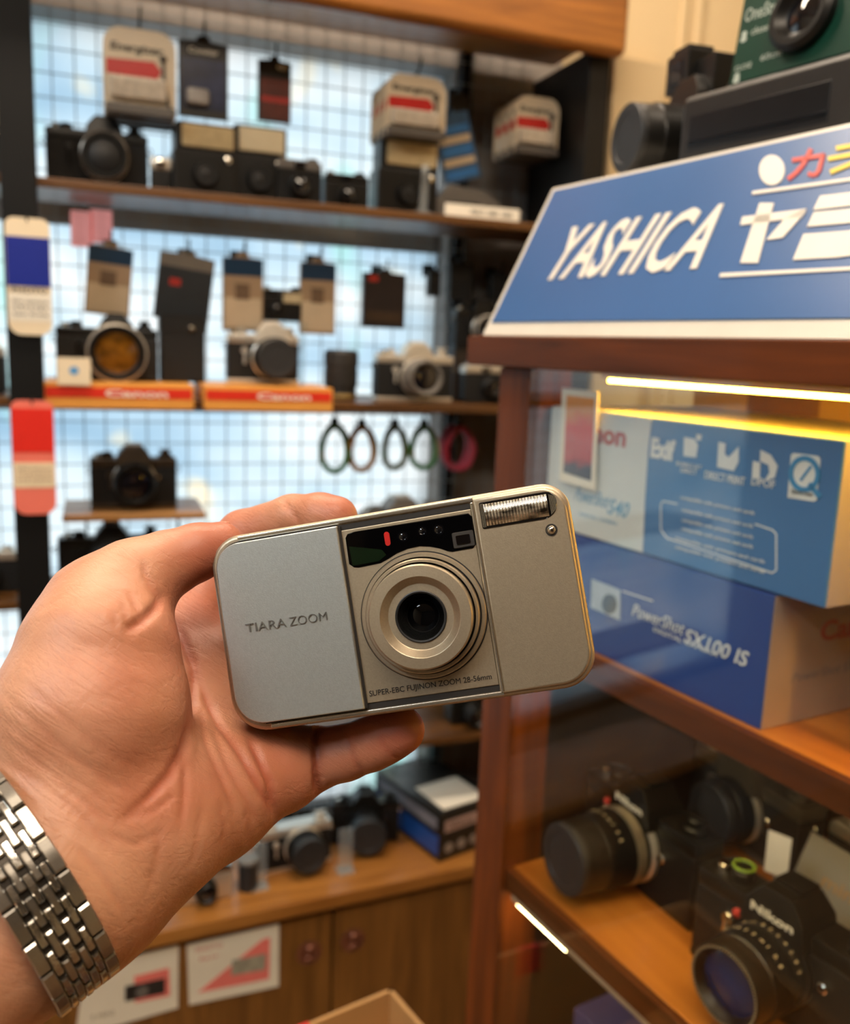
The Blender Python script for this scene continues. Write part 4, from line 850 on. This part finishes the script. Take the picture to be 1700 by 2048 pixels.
m = MB(); m.box(-.05, .01, -.002, .002, .010, .030, .002); m.build('front_panel', M_satin, t); m = MB(); m.lathe([(.009, 0), (.009, .004), (.006, .005), (.0003, .004)], (.035, 0, .016), n=20); m.build('lens_barrel', M_black, t)
t = thing('price_strip', 'white paper price strip lying along the right front of the upper shelf', 'price strip', (X(965, 425, 1.328), 1.326, SH_[1]))
MB().box(-.062, .062, 0, .002, 0, .018, .0004).build('strip', M_paper, t); m = MB(); m.text('MINT 1980', -.02, .005, .007, y=-.0004); m.text('2480', .03, .005, .007, y=-.0004); m.build('printed_lettering', M_black, t)

# packs hanging from wire hooks
M_card_k = mat('black pack card', '16130f', .4, var=.1, coat=.2)
def hook(X0, Y0, Y1, z, label, group='wire hooks on the display grid'):
    t = thing('display_hook', label, 'hook', (X0, Y1, z), group=None)
    m = MB(); m.tube([(0, 0, .004), (0, -.012, 0), (0, Y0-Y1, 0), (0, Y0-Y1-.008, .004), (0, Y0-Y1-.012, .018)], .0016, 6); m.build('wire', M_blackmetal, t)
    m = MB(); m.box(-.010, .010, -.004, .0, -.008, .012, .001); m.build('back_plate', M_blackmetal, t)
def battery_packs(px0, px1, py0, py1, Y, n, labels, hl, grp):
    ym = (py0+py1)/2; x0, x1 = X(px0, ym, Y), X(px1, ym, Y); w = x1-x0; zt = W(px0, py0, Y)[1]; zb = W(px0, py1, Y)[1]; h = zt-zb
    hook((x0+x1)/2, Y-.004, 1.468, zt-.004, hl)
    src = None
    for k in range(n):
        loc = ((x0+x1)/2, Y+k*.026, zb)
        if src is None:
            t = thing('battery_pack', labels[k], 'battery pack', loc, 0, grp); src = t
            P = rr(-w/2, w/2, 0, h*.93, (.003, .003, w*.25, w*.25), 6)
            MB().prism(P, 0, .0012).build('card', mat('cream pack card', 'd8c7ab', .4, var=.03), t)
            m = MB(); m.prism(rr(-w*.42, w*.36, h*.16, h*.40, (.004,)*4, 4), -.010, .0002, .003, 2); m.build('blister', mat('clear blister', 'd0c4b2', .12, .1, var=.2, scale=120, coat=.6), t)
            m = MB(); m.prism([(-w*.46, h*.42), (w*.24, h*.42), (w*.30, h*.50), (w*.20, h*.60), (-w*.46, h*.58)], -.0006, .0002); m.build('red_band', mat('red pack print', 'c2150f', .35), t)
            m = MB(); m.text('Energizer', -w*.40, h*.68, h*.085, y=-.0003, width=w*.72, bold=.03, shear=.15); m.build('printed_lettering', M_black, t)
            m = MB(); m.tube([(w*.32, -.002, h*.62), (w*.33, -.002, h*.35), (w*.42, -.002, h*.05)], .0022, 6); m.sphere((w*.32, -.002, h*.64), .005, 10); m.build('charger_picture', mat('grey pack print', '4b4540', .4), t)
            m = MB(); m.box(-w/2+.002, w/2-.002, -.0085, .0015, -.001, .012, .002); m.build('tray', mat('shaded pack underside', '5a544e', .5, var=.05), t)  # grey slab paints the shaded underside of the packs
        else:
            r = src.copy(); COL.objects.link(r); r.location = loc; r['label'] = labels[k]
            for ch in src.children: c = ch.copy(); COL.objects.link(c); c.parent = r
ord_ = ['frontmost', 'second', 'third', 'rearmost']
for (a, b_, c_, d_, Y_, nm) in ((206, 352, 34, 222, 1.335, 'left'), (772, 893, 132, 268, 1.345, 'middle'), (1030, 1118, 178, 305, 1.35, 'right')):
    where = {'left': 'the upper left', 'middle': 'the middle above a cream flash', 'right': 'the right end below the beam'}[nm]
    battery_packs(a, b_, c_, d_, Y_, 4, ['%s cream and red battery pack on the hook at %s' % (o, where) for o in ord_], 'wire hook carrying the battery packs at %s' % where, 'battery packs on one hook')
def card_pack(name, label, cat, px0, px1, py0, py1, Y, base, blocks, ry=0., hk=True, thick=.006, texts=(), bubble=None, hl=None):
    """hanging card pack; blocks = (u0, u1, v0, v1, material, part name) as fractions of the card"""
    ym = (py0+py1)/2; x0, x1 = X(px0, ym, Y), X(px1, ym, Y); w = x1-x0; zt = W((px0+px1)/2, py0, Y)[1]; zb = W((px0+px1)/2, py1, Y)[1]; h = zt-zb
    t = thing(name, label, cat, ((x0+x1)/2, Y, zb)); t.rotation_euler = (0, ry, 0)
    P = [(-w/2, 0), (w/2, 0), (w/2, h*.92), (w*.14, h*.94), (w*.12, h), (-w*.12, h), (-w*.14, h*.94), (-w/2, h*.92)]
    MB().prism(P, 0, thick, .0004, 1).build('card', base, t)
    for k, (u0, u1, v0, v1, mm, nm) in enumerate(blocks): MB().box((u0-.5)*w, (u1-.5)*w, -.0006-.0004*k, .0002, v0*h, v1*h).build(nm, mm, t)
    if bubble: u0, u1, v0, v1, mm = bubble; m = MB(); m.prism(rr((u0-.5)*w, (u1-.5)*w, v0*h, v1*h, (.005,)*4, 4), -.012, 0, .004, 2); m.build('blister', mm, t)
    if texts:
        m = MB()
        for s, u, v, hh, ww in texts: m.text(s, (u-.5)*w, v*h, hh*h, y=-.0018, width=ww*w, bold=.01)
        m.build('printed_lettering', M_paper, t)
    if hk: hook((x0+x1)/2+math.sin(ry)*h*.96, Y-.002, 1.468, zb+h*math.cos(ry)*.96, hl or 'wire hook carrying the '+' '.join(label.replace(' hanging', '').split()[:12]))
M_navy = mat('teal navy card', '0d3350', .35, var=.05); M_tanp = mat('tan pack card', 'a58a6c', .45, var=.06); M_lite = mat('pale pack card', 'cdb99a', .45, var=.05)
M_sky = mat('night picture print', '2c3550', .25, var=.5, scale=25, coat=.4); M_snow = mat('pale picture print 2', 'a8a19a', .3, var=.3, scale=40)
M_rust = mat('rust picture print', '5c2418', .35, var=.4, scale=40); M_bluep = mat('bright blue print', '2f78bd', .35, var=.1)
card_pack('film_pack', 'black film pack with dark blue picture hanging right of the cream battery packs', 'film pack', 357, 456, 72, 236, 1.36, M_card_k, [(.06, .94, .10, .72, M_sky, 'picture')], texts=[('Constar', .2, .78, .07, .6)], bubble=(.15, .6, .14, .34, M_snow))
card_pack('film_pack', 'narrow black and rust red film pack hanging left of the empty window patch', 'film pack', 516, 582, 112, 244, 1.40, M_card_k, [(.08, .97, .03, .66, M_rust, 'picture'), (.10, .95, .30, .38, M_red, 'red_band')], texts=[('400', .55, .80, .08, .3)])
card_pack('cable_pack', 'blue striped card pack hanging tilted between the two white and red battery packs', 'cable pack', 893, 968, 215, 362, 1.40, mat('steel blue card', '33587c', .4, var=.1), [(.08, .92, .05, .16, M_bluep, 'blue_band'), (.08, .92, .22, .32, M_lite, 'pale_band'), (.08, .92, .36, .48, M_bluep, 'blue_band'), (.08, .92, .52, .62, M_lite, 'pale_band'), (.08, .92, .66, .76, M_bluep, 'blue_band')], ry=math.radians(-17))
card_pack('accessory_pack', 'black accessory pack hanging behind the tilted blue striped pack', 'accessory pack', 895, 940, 180, 300, 1.44, M_card_k, [(.1, .9, .3, .5, M_rust, 'picture')])
# middle row of packs
def two_tone(label, a, b, c, d, Y, ry=0., **k): card_pack('filter_pack', label, 'filter pack', a, b, c, d, Y, M_tanp, [(0, 1, .70, .92, M_navy, 'navy_header'), (.04, .96, .04, .42, M_lite, 'pale_panel'), (.3, .66, .40, .60, mat('dim picture print', '6d5742', .4, var=.2), 'picture')], ry, thick=.012, **k)
two_tone('navy headed tan filter pack hanging above the black camera with amber lens', 166, 256, 482, 630, 1.40, math.radians(5))
card_pack('filter_pack', 'dark grey filter pack with small red emblem hanging above the tall black case', 'filter pack', 305, 415, 498, 642, 1.40, mat('grey card top', '6f675c', .45, var=.06), [(0, 1, 0, .74, mat('dark slate card', '23272a', .4, var=.15), 'dark_panel'), (.22, .42, .48, .58, M_red, 'emblem')], math.radians(7), thick=.014)
two_tone('navy headed tan filter pack hanging above the silver camera with capped lens', 446, 526, 504, 662, 1.40)
two_tone('narrow navy headed tan filter pack hanging right of the small dark flash compact', 601, 671, 514, 668, 1.42)
card_pack('filter_pack', 'square dark maroon filter pack hanging above the silver pentaprism camera', 'filter pack', 726, 811, 538, 656, 1.42, mat('dark maroon card', '231a1b', .35, var=.2), [(.08, .92, .10, .28, mat('brown picture print', '3d2b1c', .4, var=.3), 'picture'), (.12, .34, .78, .88, M_red, 'emblem')], thick=.012)
for a, b, c, d, lb in ((859, 881, 538, 592, 'tiny black pouch hanging left of the thin black grid upright'), (901, 945, 520, 600, 'black pouch hanging right of the thin black grid upright'), (985, 1012, 545, 600, 'black pouch hanging next to the left corner of the blue sign')):
    card_pack('pouch', lb, 'pouch', a, b, c, d, 1.43, M_leather, [(.1, .9, .55, .62, M_satin, 'seam')], thick=.018)
# sticky notes on the window film
def thin_paper():
    m = bpy.data.materials.new('pink note paper'); m.use_nodes = True; nt = m.node_tree; nt.nodes.clear(); o = nt.nodes.new('ShaderNodeOutputMaterial'); t = nt.nodes.new('ShaderNodeBsdfTranslucent'); d = nt.nodes.new('ShaderNodeBsdfDiffuse'); mx = nt.nodes.new('ShaderNodeMixShader')
    c = (*srgb('ff9c92'), 1); t.inputs[0].default_value = c; d.inputs[0].default_value = c; mx.inputs[0].default_value = .12; nt.links.new(t.outputs[0], mx.inputs[1]); nt.links.new(d.outputs[0], mx.inputs[2]); nt.links.new(mx.outputs[0], o.inputs[0]); return m
M_pink = thin_paper()
for k, (a, b, c, d) in enumerate(((140, 184, 420, 492), (180, 224, 418, 484))):
    x0, x1 = X(a, c, 1.462), X(b, c, 1.462); z1, z0 = W(a, c, 1.462)[1], W(a, d, 1.462)[1]
    yk = 1.4655-.001*k; tag(MB().add([(x0, yk, z0), (x1, yk, z0), (x1, yk-.002, z1), (x0, yk-.002, z1)], [(0, 1, 2, 3)]).build('sticky_note', M_pink), ['left', 'right'][k]+' one of two pink sticky notes on the grid over the window', 'note', 'pink sticky notes')

# middle shelf
def up_(l): return (l[0], l[1], l[2]+.0215)
slr('black film camera with broad grey lens ring and amber glass above the left shelf label', loc=up_(shelf_at(215, 680, 1.378, 2)), w=.138, r=.0385, L=.040, glass=M_amber, band=(.40, .98, mat('satin grey ring', 'aea699', .34, .6, var=.05)), logo='Canon', dx=.012)
t = thing('camera_case', 'tall black leather lens case standing right of the amber lens camera', 'case', up_(shelf_at(366, 670, 1.385, 2)))
MB().prism(rr(-.032, .032, 0, .080, (.004,)*4, 3), 0, .05, .005, 2).build('body', M_leather, t); MB().prism(rr(-.033, .033, .072, .098, (.002, .002, .008, .008), 3), -.001, .051, .004, 2).build('lid', M_leather, t)
m = MB(); m.lathe([(.005, 0), (.0045, .002), (.0003, .003)], (.012, -.001, .078), n=14); m.build('snap_button', M_bright, t)
slr('silver film camera with black capped lens above the right shelf label', loc=up_(shelf_at(528, 700, 1.385, 2)), w=.108, r=.030, L=.045, top=M_chrome, cap=M_cap, dx=.012, front=M_satin)
t = thing('acrylic_riser', 'clear acrylic riser behind the silver capped camera on the middle shelf', 'display stand', up_(shelf_at(563, 700, 1.430, 2)))
m = MB(); m.box(-.035, .035, -.015, .022, .092, .096); m.box(-.035, -.032, -.015, .022, 0, .092); m.box(.032, .035, -.015, .022, 0, .092); m.build('riser', M_acryl, t)
compact('small dark flash compact camera raised behind the silver capped camera', .068, .048, .025, M_satin, M_satin, loc=(X(563, 640, 1.43), 1.420, SH_[2]+.0962+.0215), lens=.009, flash=(.0, .03, .028, .044), L=.008, lx=-.01)
t = thing('lens', 'black camera lens standing on end between the silver cameras on the middle shelf', 'lens', shelf_at(690, 740, 1.375, 2))
m = MB(); m.lathe([(.024, 0), (.025, .002), (.025, .010), (.0235, .011), (.0235, .020), (.0265, .022)]+[(r, .022+.004*k+d) for k in range(7) for r, d in ((.0268, .0), (.0268, .0025), (.0255, .003))]+[(.0255, .052), (.027, .054), (.027, .072), (.025, .075)], (0, .025, 0), (0, 0, 1), n=36); m.build('barrel', M_rubber, t, 25)
m = MB(); m.lathe([(.0253, .003), (.0258, .004), (.0258, .008), (.0253, .009)], (0, .025, 0), (0, 0, 1), n=36, caps=False); m.build('mount_ring', mat('brass ring', 'b49a62', .3, .8), t, 25)
m = MB(); m.lathe([(.0245, .075), (.0235, .078), (.0003, .078)], (0, .025, 0), (0, 0, 1), n=30); m.build('rear_cap', M_cap, t, 25)
slr('silver pentaprism camera with open dark lens on the middle shelf', loc=shelf_at(832, 740, 1.372, 2), w=.128, r=.028, L=.048, top=M_chrome, front=M_grey, band=(.02, .22, M_chrome), dx=.002)
compact('small silver compact camera next to the cabinet post on the middle shelf', .072, .062, .03, loc=shelf_at(972, 750, 1.372, 2), lens=.014, lx=.008)
t = thing('display_riser', 'dark riser block at the right back of the middle shelf', 'display stand', shelf_at(955, 700, 1.43, 2)); MB().box(-.05, .055, -.02, .03, 0, .085, .002).build('block', mat('dark brown riser', '2b211a', .5, var=.1), t)
slr('black film camera with bright lens on the dark riser behind the blue sign corner', loc=(X(965, 650, 1.43), 1.425, SH_[2]+.0852), w=.11, r=.024, L=.030, band=(.3, .95, M_chrome), sc=.9)
# shelf-front labels and price cards
M_lorange = mat('orange label strip', 'e09a45', .45, var=.04); M_lred = mat('red label strip', 'd8301c', .4, var=.03)
for a, b, y0, y1, lb in ((86, 388, 738, 792, 'orange and red shelf label strip at the left of the middle shelf'), (408, 666, 750, 798, 'orange and red shelf label strip at the right of the middle shelf')):
    Y_ = 1.306; x0, x1 = X(a, y1, Y_), X(b, y1, Y_); t = thing('shelf_label', lb, 'shelf label', ((x0+x1)/2, Y_, 1.3545)); w = x1-x0
    MB().box(-w/2, w/2, 0, .012, 0, .034, .001).build('holder', M_lorange, t); MB().box(-w/2, w/2, .0145, .150, .0130, .034, .001).build('platform', M_lorange, t); m = MB(); m.box(-w/2+.003, w/2-.003, -.0006, .0002, .014, .028); m.build('red_band', M_lred, t)
    m = MB(); m.text('Canon', -w*.10, .0165, .009, y=-.0007, width=w*.42, bold=.03); m.build('white_lettering', M_paper, t)
t = thing('price_card', 'white price card with blue dot in front of the amber lens camera', 'card', (X(148, 740, 1.300), 1.300, W(148, 770, 1.300)[1])); MB().box(-.021, .021, 0, .001, 0, .036, .0003).build('card', mat('cream card', 'ead9ba', .5, var=.02), t)
m = MB(); m.strokes([ellipse(.0, .019, .006, .0055, 20)], 0, .0004); m.build('blue_dot', mat('blue dot print', '5a9ad0', .4), t)
# hanging tags on the black upright
def post_tag(label, px0, px1, py0, py1, bands, texts, lm):
    Y_ = 1.288; x0, x1 = X(px0, py0, Y_), X(px1, py0, Y_); zt, zb = W(px0, py0, Y_)[1], W(px0, py1, Y_)[1]; w, h = x1-x0, zt-zb; t = thing('hanging_tag', label, 'tag', ((x0+x1)/2, Y_, zb))
    MB().prism(rr(-w/2, w/2, 0, h, (w*.3, w*.3, w*.2, w*.2), 5), 0, .002).build('card', bands[0], t)
    for v0, v1, mm, nm in bands[1:]: MB().box(-w/2+.0005, w/2-.0005, -.0006, .0004, v0*h, v1*h).build(nm, mm, t)
    m = MB()
    for s, v, hh in texts: m.text(s, 0, v*h, hh*h, y=-.0008, width=w*.8, align='c', bold=.01)
    m.build('printed_lettering', lm, t)
    m = MB(); m.tube([(0, .001, h*.97), (0, -.002, h*.99), (0, .006, h*1.02)], .0012, 6); m.build('cord', M_blackmetal, t)
post_tag('blue and white hanging tag on the black shelf upright', 8, 98, 432, 668, [mat('cream card', 'ead9ba', .5), (.42, .84, mat('royal blue print', '11268c', .4, var=.03), 'blue_panel'), (.0+.12, .36, M_paper, 'white_panel')], [('PHOTO', .365, .045), ('film camera', .28, .025), ('shop', .23, .025), ('tax free', .17, .025)], M_black)
post_tag('red and cream hanging tag on the black shelf upright', 20, 106, 800, 1030, [mat('salmon tag', 'ef7a68', .5, var=.03), (.55, .93, mat('bright red tag', 'e2291b', .45, var=.04), 'red_panel'), (.24, .46, mat('cream tag panel', 'ecd9b6', .5), 'cream_panel')], [('used cameras', .40, .022), ('checked', .35, .022), ('and tested', .30, .022)], mat('brown tag print', '8a5a44', .5))
# coloured wrist straps under the middle shelf
def strap(px, py, rx, rz, material, label, coil=1, c2=None):
    Y_ = 1.40; x, z = W(px, py, Y_); t = thing('wrist_strap', label, 'strap', (x, Y_, z-rz), 0)
    for k in range(coil):
        pts = [((rx+.0012*(k % 3))*math.sin(2*PI*i/28)+.002*math.sin(k*1.7), .0055*(k-(coil-1)/2)+.006*math.sin(4*PI*i/28+k), rz+(rz+.001*(k % 2))*math.cos(2*PI*i/28)) for i in range(28)]
        MB().tube(pts, .0046, 8, closed=True).build('loop', material if (k % 2 == 0 or c2 is None) else c2, t)
    m = MB(); m.box(-.006, .006, -.005, .005, 2*rz-.002, 2*rz+.014, .001); m.build('clip', M_blackmetal, t)
    zt = 1.352-(z-rz); MB().tube([(0, 0, 2*rz+.012), (0, .0, zt-.004), (0, .004, zt)], .0014, 6).build('hanging_cord', M_blackmetal, t)
M_green = mat('green cord', '2f6b34', .6, var=.2, scale=200); M_gold = mat('gold cord', '9a6a1e', .6, var=.2, scale=200); M_olive = mat('olive cord', '4a4f22', .6, var=.2, scale=200); M_crim = mat('crimson cord', '8e2136', .6, var=.15, scale=200); M_palec = mat('pale cord', 'a9a08a', .6, var=.1, scale=200)
strap(668, 898, .021, .036, M_green, 'green cord wrist strap hanging leftmost under the middle shelf', 2, M_palec)
strap(722, 898, .020, .034, M_gold, 'gold cord wrist strap hanging under the middle shelf', 2, M_olive)
strap(788, 896, .018, .033, M_olive, 'olive green cord wrist strap hanging right of the gold one', 2, M_green)
strap(846, 896, .021, .033, M_green, 'dark green cord wrist strap with pale strand hanging beside the crimson coil', 2, M_palec)
strap(914, 896, .023, .034, M_crim, 'crimson coiled wrist strap hanging next to the cabinet post', 5)
# third level
t = thing('small_shelf', 'small wooden display ledge fixed to the grid under the middle shelf', 'shelf', (X(270, 1012, 1.36), 1.36, 1.2025))
w = wid(130, 412, 1012, 1.36); MB().box(-w/2, w/2, -.03, .105, -.010, 0, .002).build('board', wood('tan ledge wood', '94683a', 'b98a55', 0), t)
for s in (-1, 1): m = MB(); m.tube([(s*w*.35, .105, -.055), (s*w*.35, .10, -.012), (s*w*.35, .02, -.012)], .0022, 6); m.build('bracket', M_blackmetal, t)
slr('dark bronze film camera on the small wooden ledge', loc=(X(268, 960, 1.385), 1.375, 1.2027), w=.122, r=.030, L=.036, top=M_bronze, front=M_satin)
slr('bulky black camera standing below the small wooden ledge, partly behind the hand', loc=(X(225, 1130, 1.37), 1.375, SH_[3]), w=.150, r=.033, L=.05)
slr('large grey camera just above the silver compact camera, on the third shelf', loc=(X(808, 1060, 1.38), 1.385, SH_[3]), w=.105, r=.03, L=.04, top=M_grey, body=M_grey, sc=1.32)
compact('black compact camera on the low shelf left of the cabinet post', .075, .052, .04, M_satin, M_satin, loc=(X(940, 1440, 1.365), 1.36, SH_[4]), lens=.018, L=.03)
compact('silver compact camera on the third shelf left of the black upright', .08, .06, .03, loc=(X(20, 1150, 1.37)-.03, 1.37, SH_[3]), lens=.016)
flash_camera('black flash camera at the left edge on the upper shelf beyond the upright', (X(-12, 280, 1.37)-.03, 1.37, SH_[1]), .09, .10, 0)
compact('silver and black compact camera at the left edge on the middle shelf beyond the upright', .085, .065, .03, loc=(X(-10, 740, 1.37)-.03, 1.37, SH_[2]), lens=.016)

# ------------------------------------------------------------------ the low counter below the window
def HZ(px, py, z): p = on_plane(px, py, (0, 0, z), (0, 0, 1)); return Vector((p[0], p[1], z))
CZ = .600
pA, pB = HZ(258, 1905, CZ-.024), HZ(965, 1750, CZ-.024); ang = math.atan2(pB.y-pA.y, pB.x-pA.x)
KM = Matrix.Translation((pA.x, pA.y, 0)) @ Matrix.Rotation(ang, 4, 'Z'); KI = KM.inverted()
def KF(px, py, yd=.012):
    o = KM @ Vector((0, yd, 0)); n = KM.to_3x3() @ Vector((0, 1, 0)); q = KI @ Vector(on_plane(px, py, o, n)); return q.x, q.z
ct = thing('counter_cabinet', 'low brown counter cabinet with plain doors and round recessed pulls below the window', 'cabinet', M=KM)
MB().box(-.9, .72, -.004, .215, CZ-.024, CZ, .003).build('worktop', wood('counter veneer', '85521f', 'aa7235', 0, .35), ct)
MB().box(-.9, .72, .032, .212, .06, CZ-.024).build('carcass', mat('dark carcass', '3a2413', .5), ct)
xs = KF(665, 1900)[0]
for k, (a, b) in enumerate(((-.60, -.262), (-.258, xs-.002), (xs+.002, .34+xs), (xs+.344, .72))):
    dr = MB().box(a, b, .012, .031, .07, CZ-.040, .0015).build('door', M_wooddoor, ct)
    kx = {0: -.30, 1: KF(618, 1905)[0], 2: KF(705, 1880)[0], 3: xs+.37}[k]; kz = KF(618, 1905)[1] if k < 2 else KF(705, 1880)[1]
    m = MB(); m.lathe([(.020, 0), (.020, .002), (.018, .003), (.014, .001), (.0003, .0005)], (kx, .012, kz), n=28); m.sphere((kx+.001, .009, kz+.008), .0075, 14, (1, .8, 1)); m.sphere((kx, .010, kz-.011), .006, 12, (1, .7, 1)); m.build('door_pull', mat('copper pull', '9a6650', .3, .7, var=.1), dr)
# printed cards taped to the doors
M_salmon = mat('salmon print', 'ef7f74', .5, var=.04)
def leaflet(label, P, prt):
    t = thing('leaflet', label, 'leaflet', M=KM); q = [KF(*p, .0105) for p in P]
    m = MB(); m.prism(q, .0098, .0116); m.build('sheet', mat('cream leaflet', 'ece3cd', .5, var=.02), t)
    for poly, nm, mm, dy in prt: m = MB(); m.prism([KF(*p, .0105) for p in poly], .0098-dy, .0099); m.build(nm, mm, t)
    return t
t = leaflet('cream leaflet with salmon triangle and grey camera picture taped to the counter door', [(378, 2010), (557, 1972), (558, 1848), (374, 1890)],
    [([(395, 1985), (538, 1957), (540, 1874), (525, 1878)], 'salmon_triangle', M_salmon, .0004), ([(462, 1950), (530, 1938), (532, 1906), (464, 1920)], 'camera_picture', mat('grey camera print', 'a29c88', .5, var=.15, scale=80), .0008)])
m = MB(); (xa, za), (xb, zb) = KF(392, 1905, .0105), KF(445, 1890, .0105); m.text('PHOTO', xa, za, .008, y=.0098, width=xb-xa); (xa, za), (xb, zb) = KF(398, 1922, .0105), KF(440, 1912, .0105); m.text('fair', xa, za, .006, y=.0098, width=xb-xa); m.build('printed_lettering', mat('red leaflet print', 'c9584a', .5), t)
t = leaflet('cream leaflet with black camera picture on red, taped low beside the watch bracelet', [(150, 2075), (356, 2015), (357, 1890), (170, 1935)],
    [([(270, 2005), (340, 1990), (338, 1935), (268, 1952)], 'salmon_panel', M_salmon, .0004), ([(250, 2002), (330, 1985), (330, 1955), (250, 1972)], 'camera_picture', mat('black camera print', '2a2624', .5, var=.3, scale=80), .0008)])
m = MB(); m.strokes([ellipse(*KF(284, 1982, .0105), .009, .009, 18)], .0092, .0004); m.build('picture_lens', M_grey, t)
m = MB(); (xa, za), (xb, zb) = KF(182, 2040, .0105), KF(228, 2028, .0105); m.text('3 MINI', xa, za, .008, y=.0098, width=xb-xa); m.build('printed_lettering', mat('brown leaflet print', '8a7a5a', .5), t)
def on_counter(px, py, rz=0.): p = HZ(px, py, CZ); return (p.x, p.y, CZ+.0002), ang+rz
l, r_ = on_counter(600, 1762); slr('silver rangefinder camera with black capped lens on the counter', loc=(l[0], l[1]+.035, l[2]), rz=r_+.05, w=.125, r=.031, L=.034, top=M_chrome, cap=M_cap, prism=False, dx=.012)
for a, b, lb in ((518, 1775, 'clear acrylic plate standing left of the silver rangefinder camera'), (690, 1742, 'clear acrylic plate standing right of the silver rangefinder camera')):
    l, r_ = on_counter(a, b); t = thing('acrylic_plate', lb, 'display stand', l, r_); MB().box(-.012, .012, -.002, .002, 0, .075, .0005).build('plate', M_acryl, t); MB().box(-.014, .014, -.012, .014, 0, .003, .0005).build('foot', M_acryl, t)
l, r_ = on_counter(744, 1714); slr('black autofocus camera with wide lens hood on the counter beside the blue boxes', loc=(l[0], l[1]+.045, l[2]), rz=r_-.25, w=.118, r=.033, L=.05, front=M_satin, cap=M_cap)
l, r_ = on_counter(440, 1815); compact('small chrome camera on the counter just below the edge of the palm', .085, .055, .03, loc=(l[0]-.02, l[1]+.02, l[2]), rz=r_, topm=M_bright, bodym=M_chrome, lens=.016)
l, r_ = on_counter(500, 1790); t = thing('film_canister', 'black film canister on the counter between chrome camera and silver rangefinder', 'canister', (l[0], l[1]+.02, l[2]))
m = MB(); m.cyl((0, 0, 0), (0, 0, .046), .0155, n=24, bev=.001); m.build('tub', M_cap, t); m = MB(); m.cyl((0, 0, .046), (0, 0, .052), .0168, n=24, bev=.001); m.build('lid', M_grey, t)
l, r_ = on_counter(915, 1712)
t = thing('film_box', 'black and blue film carton lying at the right end of the counter', 'box', (l[0], l[1], l[2]), r_+.22)
MB().box(-.040, .085, 0, .20, 0, .085, .0015).build('carton', M_card_k, t)
MB().box(-.0406, -.0398, .004, .196, .010, .045).build('blue_panel', mat('blue side print', '1f4f9a', .4, var=.1), t); MB().box(-.0406, -.0398, .01, .19, .055, .075).build('grey_panel', mat('grey side print', '7d7c84', .4), t)
m = MB(); m.box(-.03, .08, -.0006, .0002, .052, .072); m.build('pink_panel', mat('pinkish label', 'b99a90', .4), t)
m = MB(); m.text('35mm film', -.022, .057, .011, y=-.0010, width=.09); m.build('printed_lettering', M_black, t)
m = MB(); m.strokes([ellipse(-.02+.027*k, .022, .009, .009, 18) for k in range(4)], 0, .0005); m.build('round_marks', mat('grey round marks', '8f857c', .4), t)
t = thing('price_card', 'blank white card lying on top of the black and blue film carton', 'card', (KM @ Vector((0, 0, 0))).to_tuple()); 
q = Matrix.Translation((l[0], l[1], l[2]+.0855)) @ Matrix.Rotation(r_+.18, 4, 'Z'); t.matrix_world = q; MB().box(-.025, .065, .012, .10, 0, .0015, .0003).build('card', M_paper, t)

# open carton on a stool at the bottom edge
c0 = at(782, 1976, .93); tb = thing('cardboard_box', 'open tan cardboard box with red label at the bottom edge of the picture', 'box', (c0[0], c0[1], c0[2]-.22), math.radians(14))
M_cb = mat('tan corrugated board', 'b98d57', .7, var=.06, scale=12)
m = MB(); a, e, b, h = -.34, 0., -.24, .22
m.box(a, e, b, 0, 0, .004); m.box(a, e, -.004, 0, 0, h); m.box(a, e, b, b+.004, 0, h); m.box(a, a+.004, b, 0, 0, h); m.box(e-.004, e, b, 0, 0, h); m.build('carton', M_cb, tb)
m = MB(); m.box(-.125, -.095, -.0055, -.0038, h-.03, h-.004); m.box(-.125, -.095, -.006, .001, h-.0002, h+.0008); m.build('red_label', mat('red box label', 'c62a1e', .4), tb)
m = MB(); m.box(-.3, -.04, -.20, -.02, .004, .10, .003); m.build('packing_paper', mat('kraft paper', 'a5773f', .7, var=.15, scale=30, bump=.6), tb)
ts = thing('stool', 'plain wooden stool carrying the open cardboard box', 'stool', tuple(Vector(tb.location)-Vector((0, 0, 0))), math.radians(14))
zb = tb.location.z; MB().box(-.33, -.01, -.24, 0, -.025, -.0002, .004).build('seat', M_wood, ts)
for x in (-.31, -.03):
    for y in (-.22, -.02): MB().cyl((x, y, -zb), (x, y, -.024), .014, n=12).build('leg', M_wood, ts)
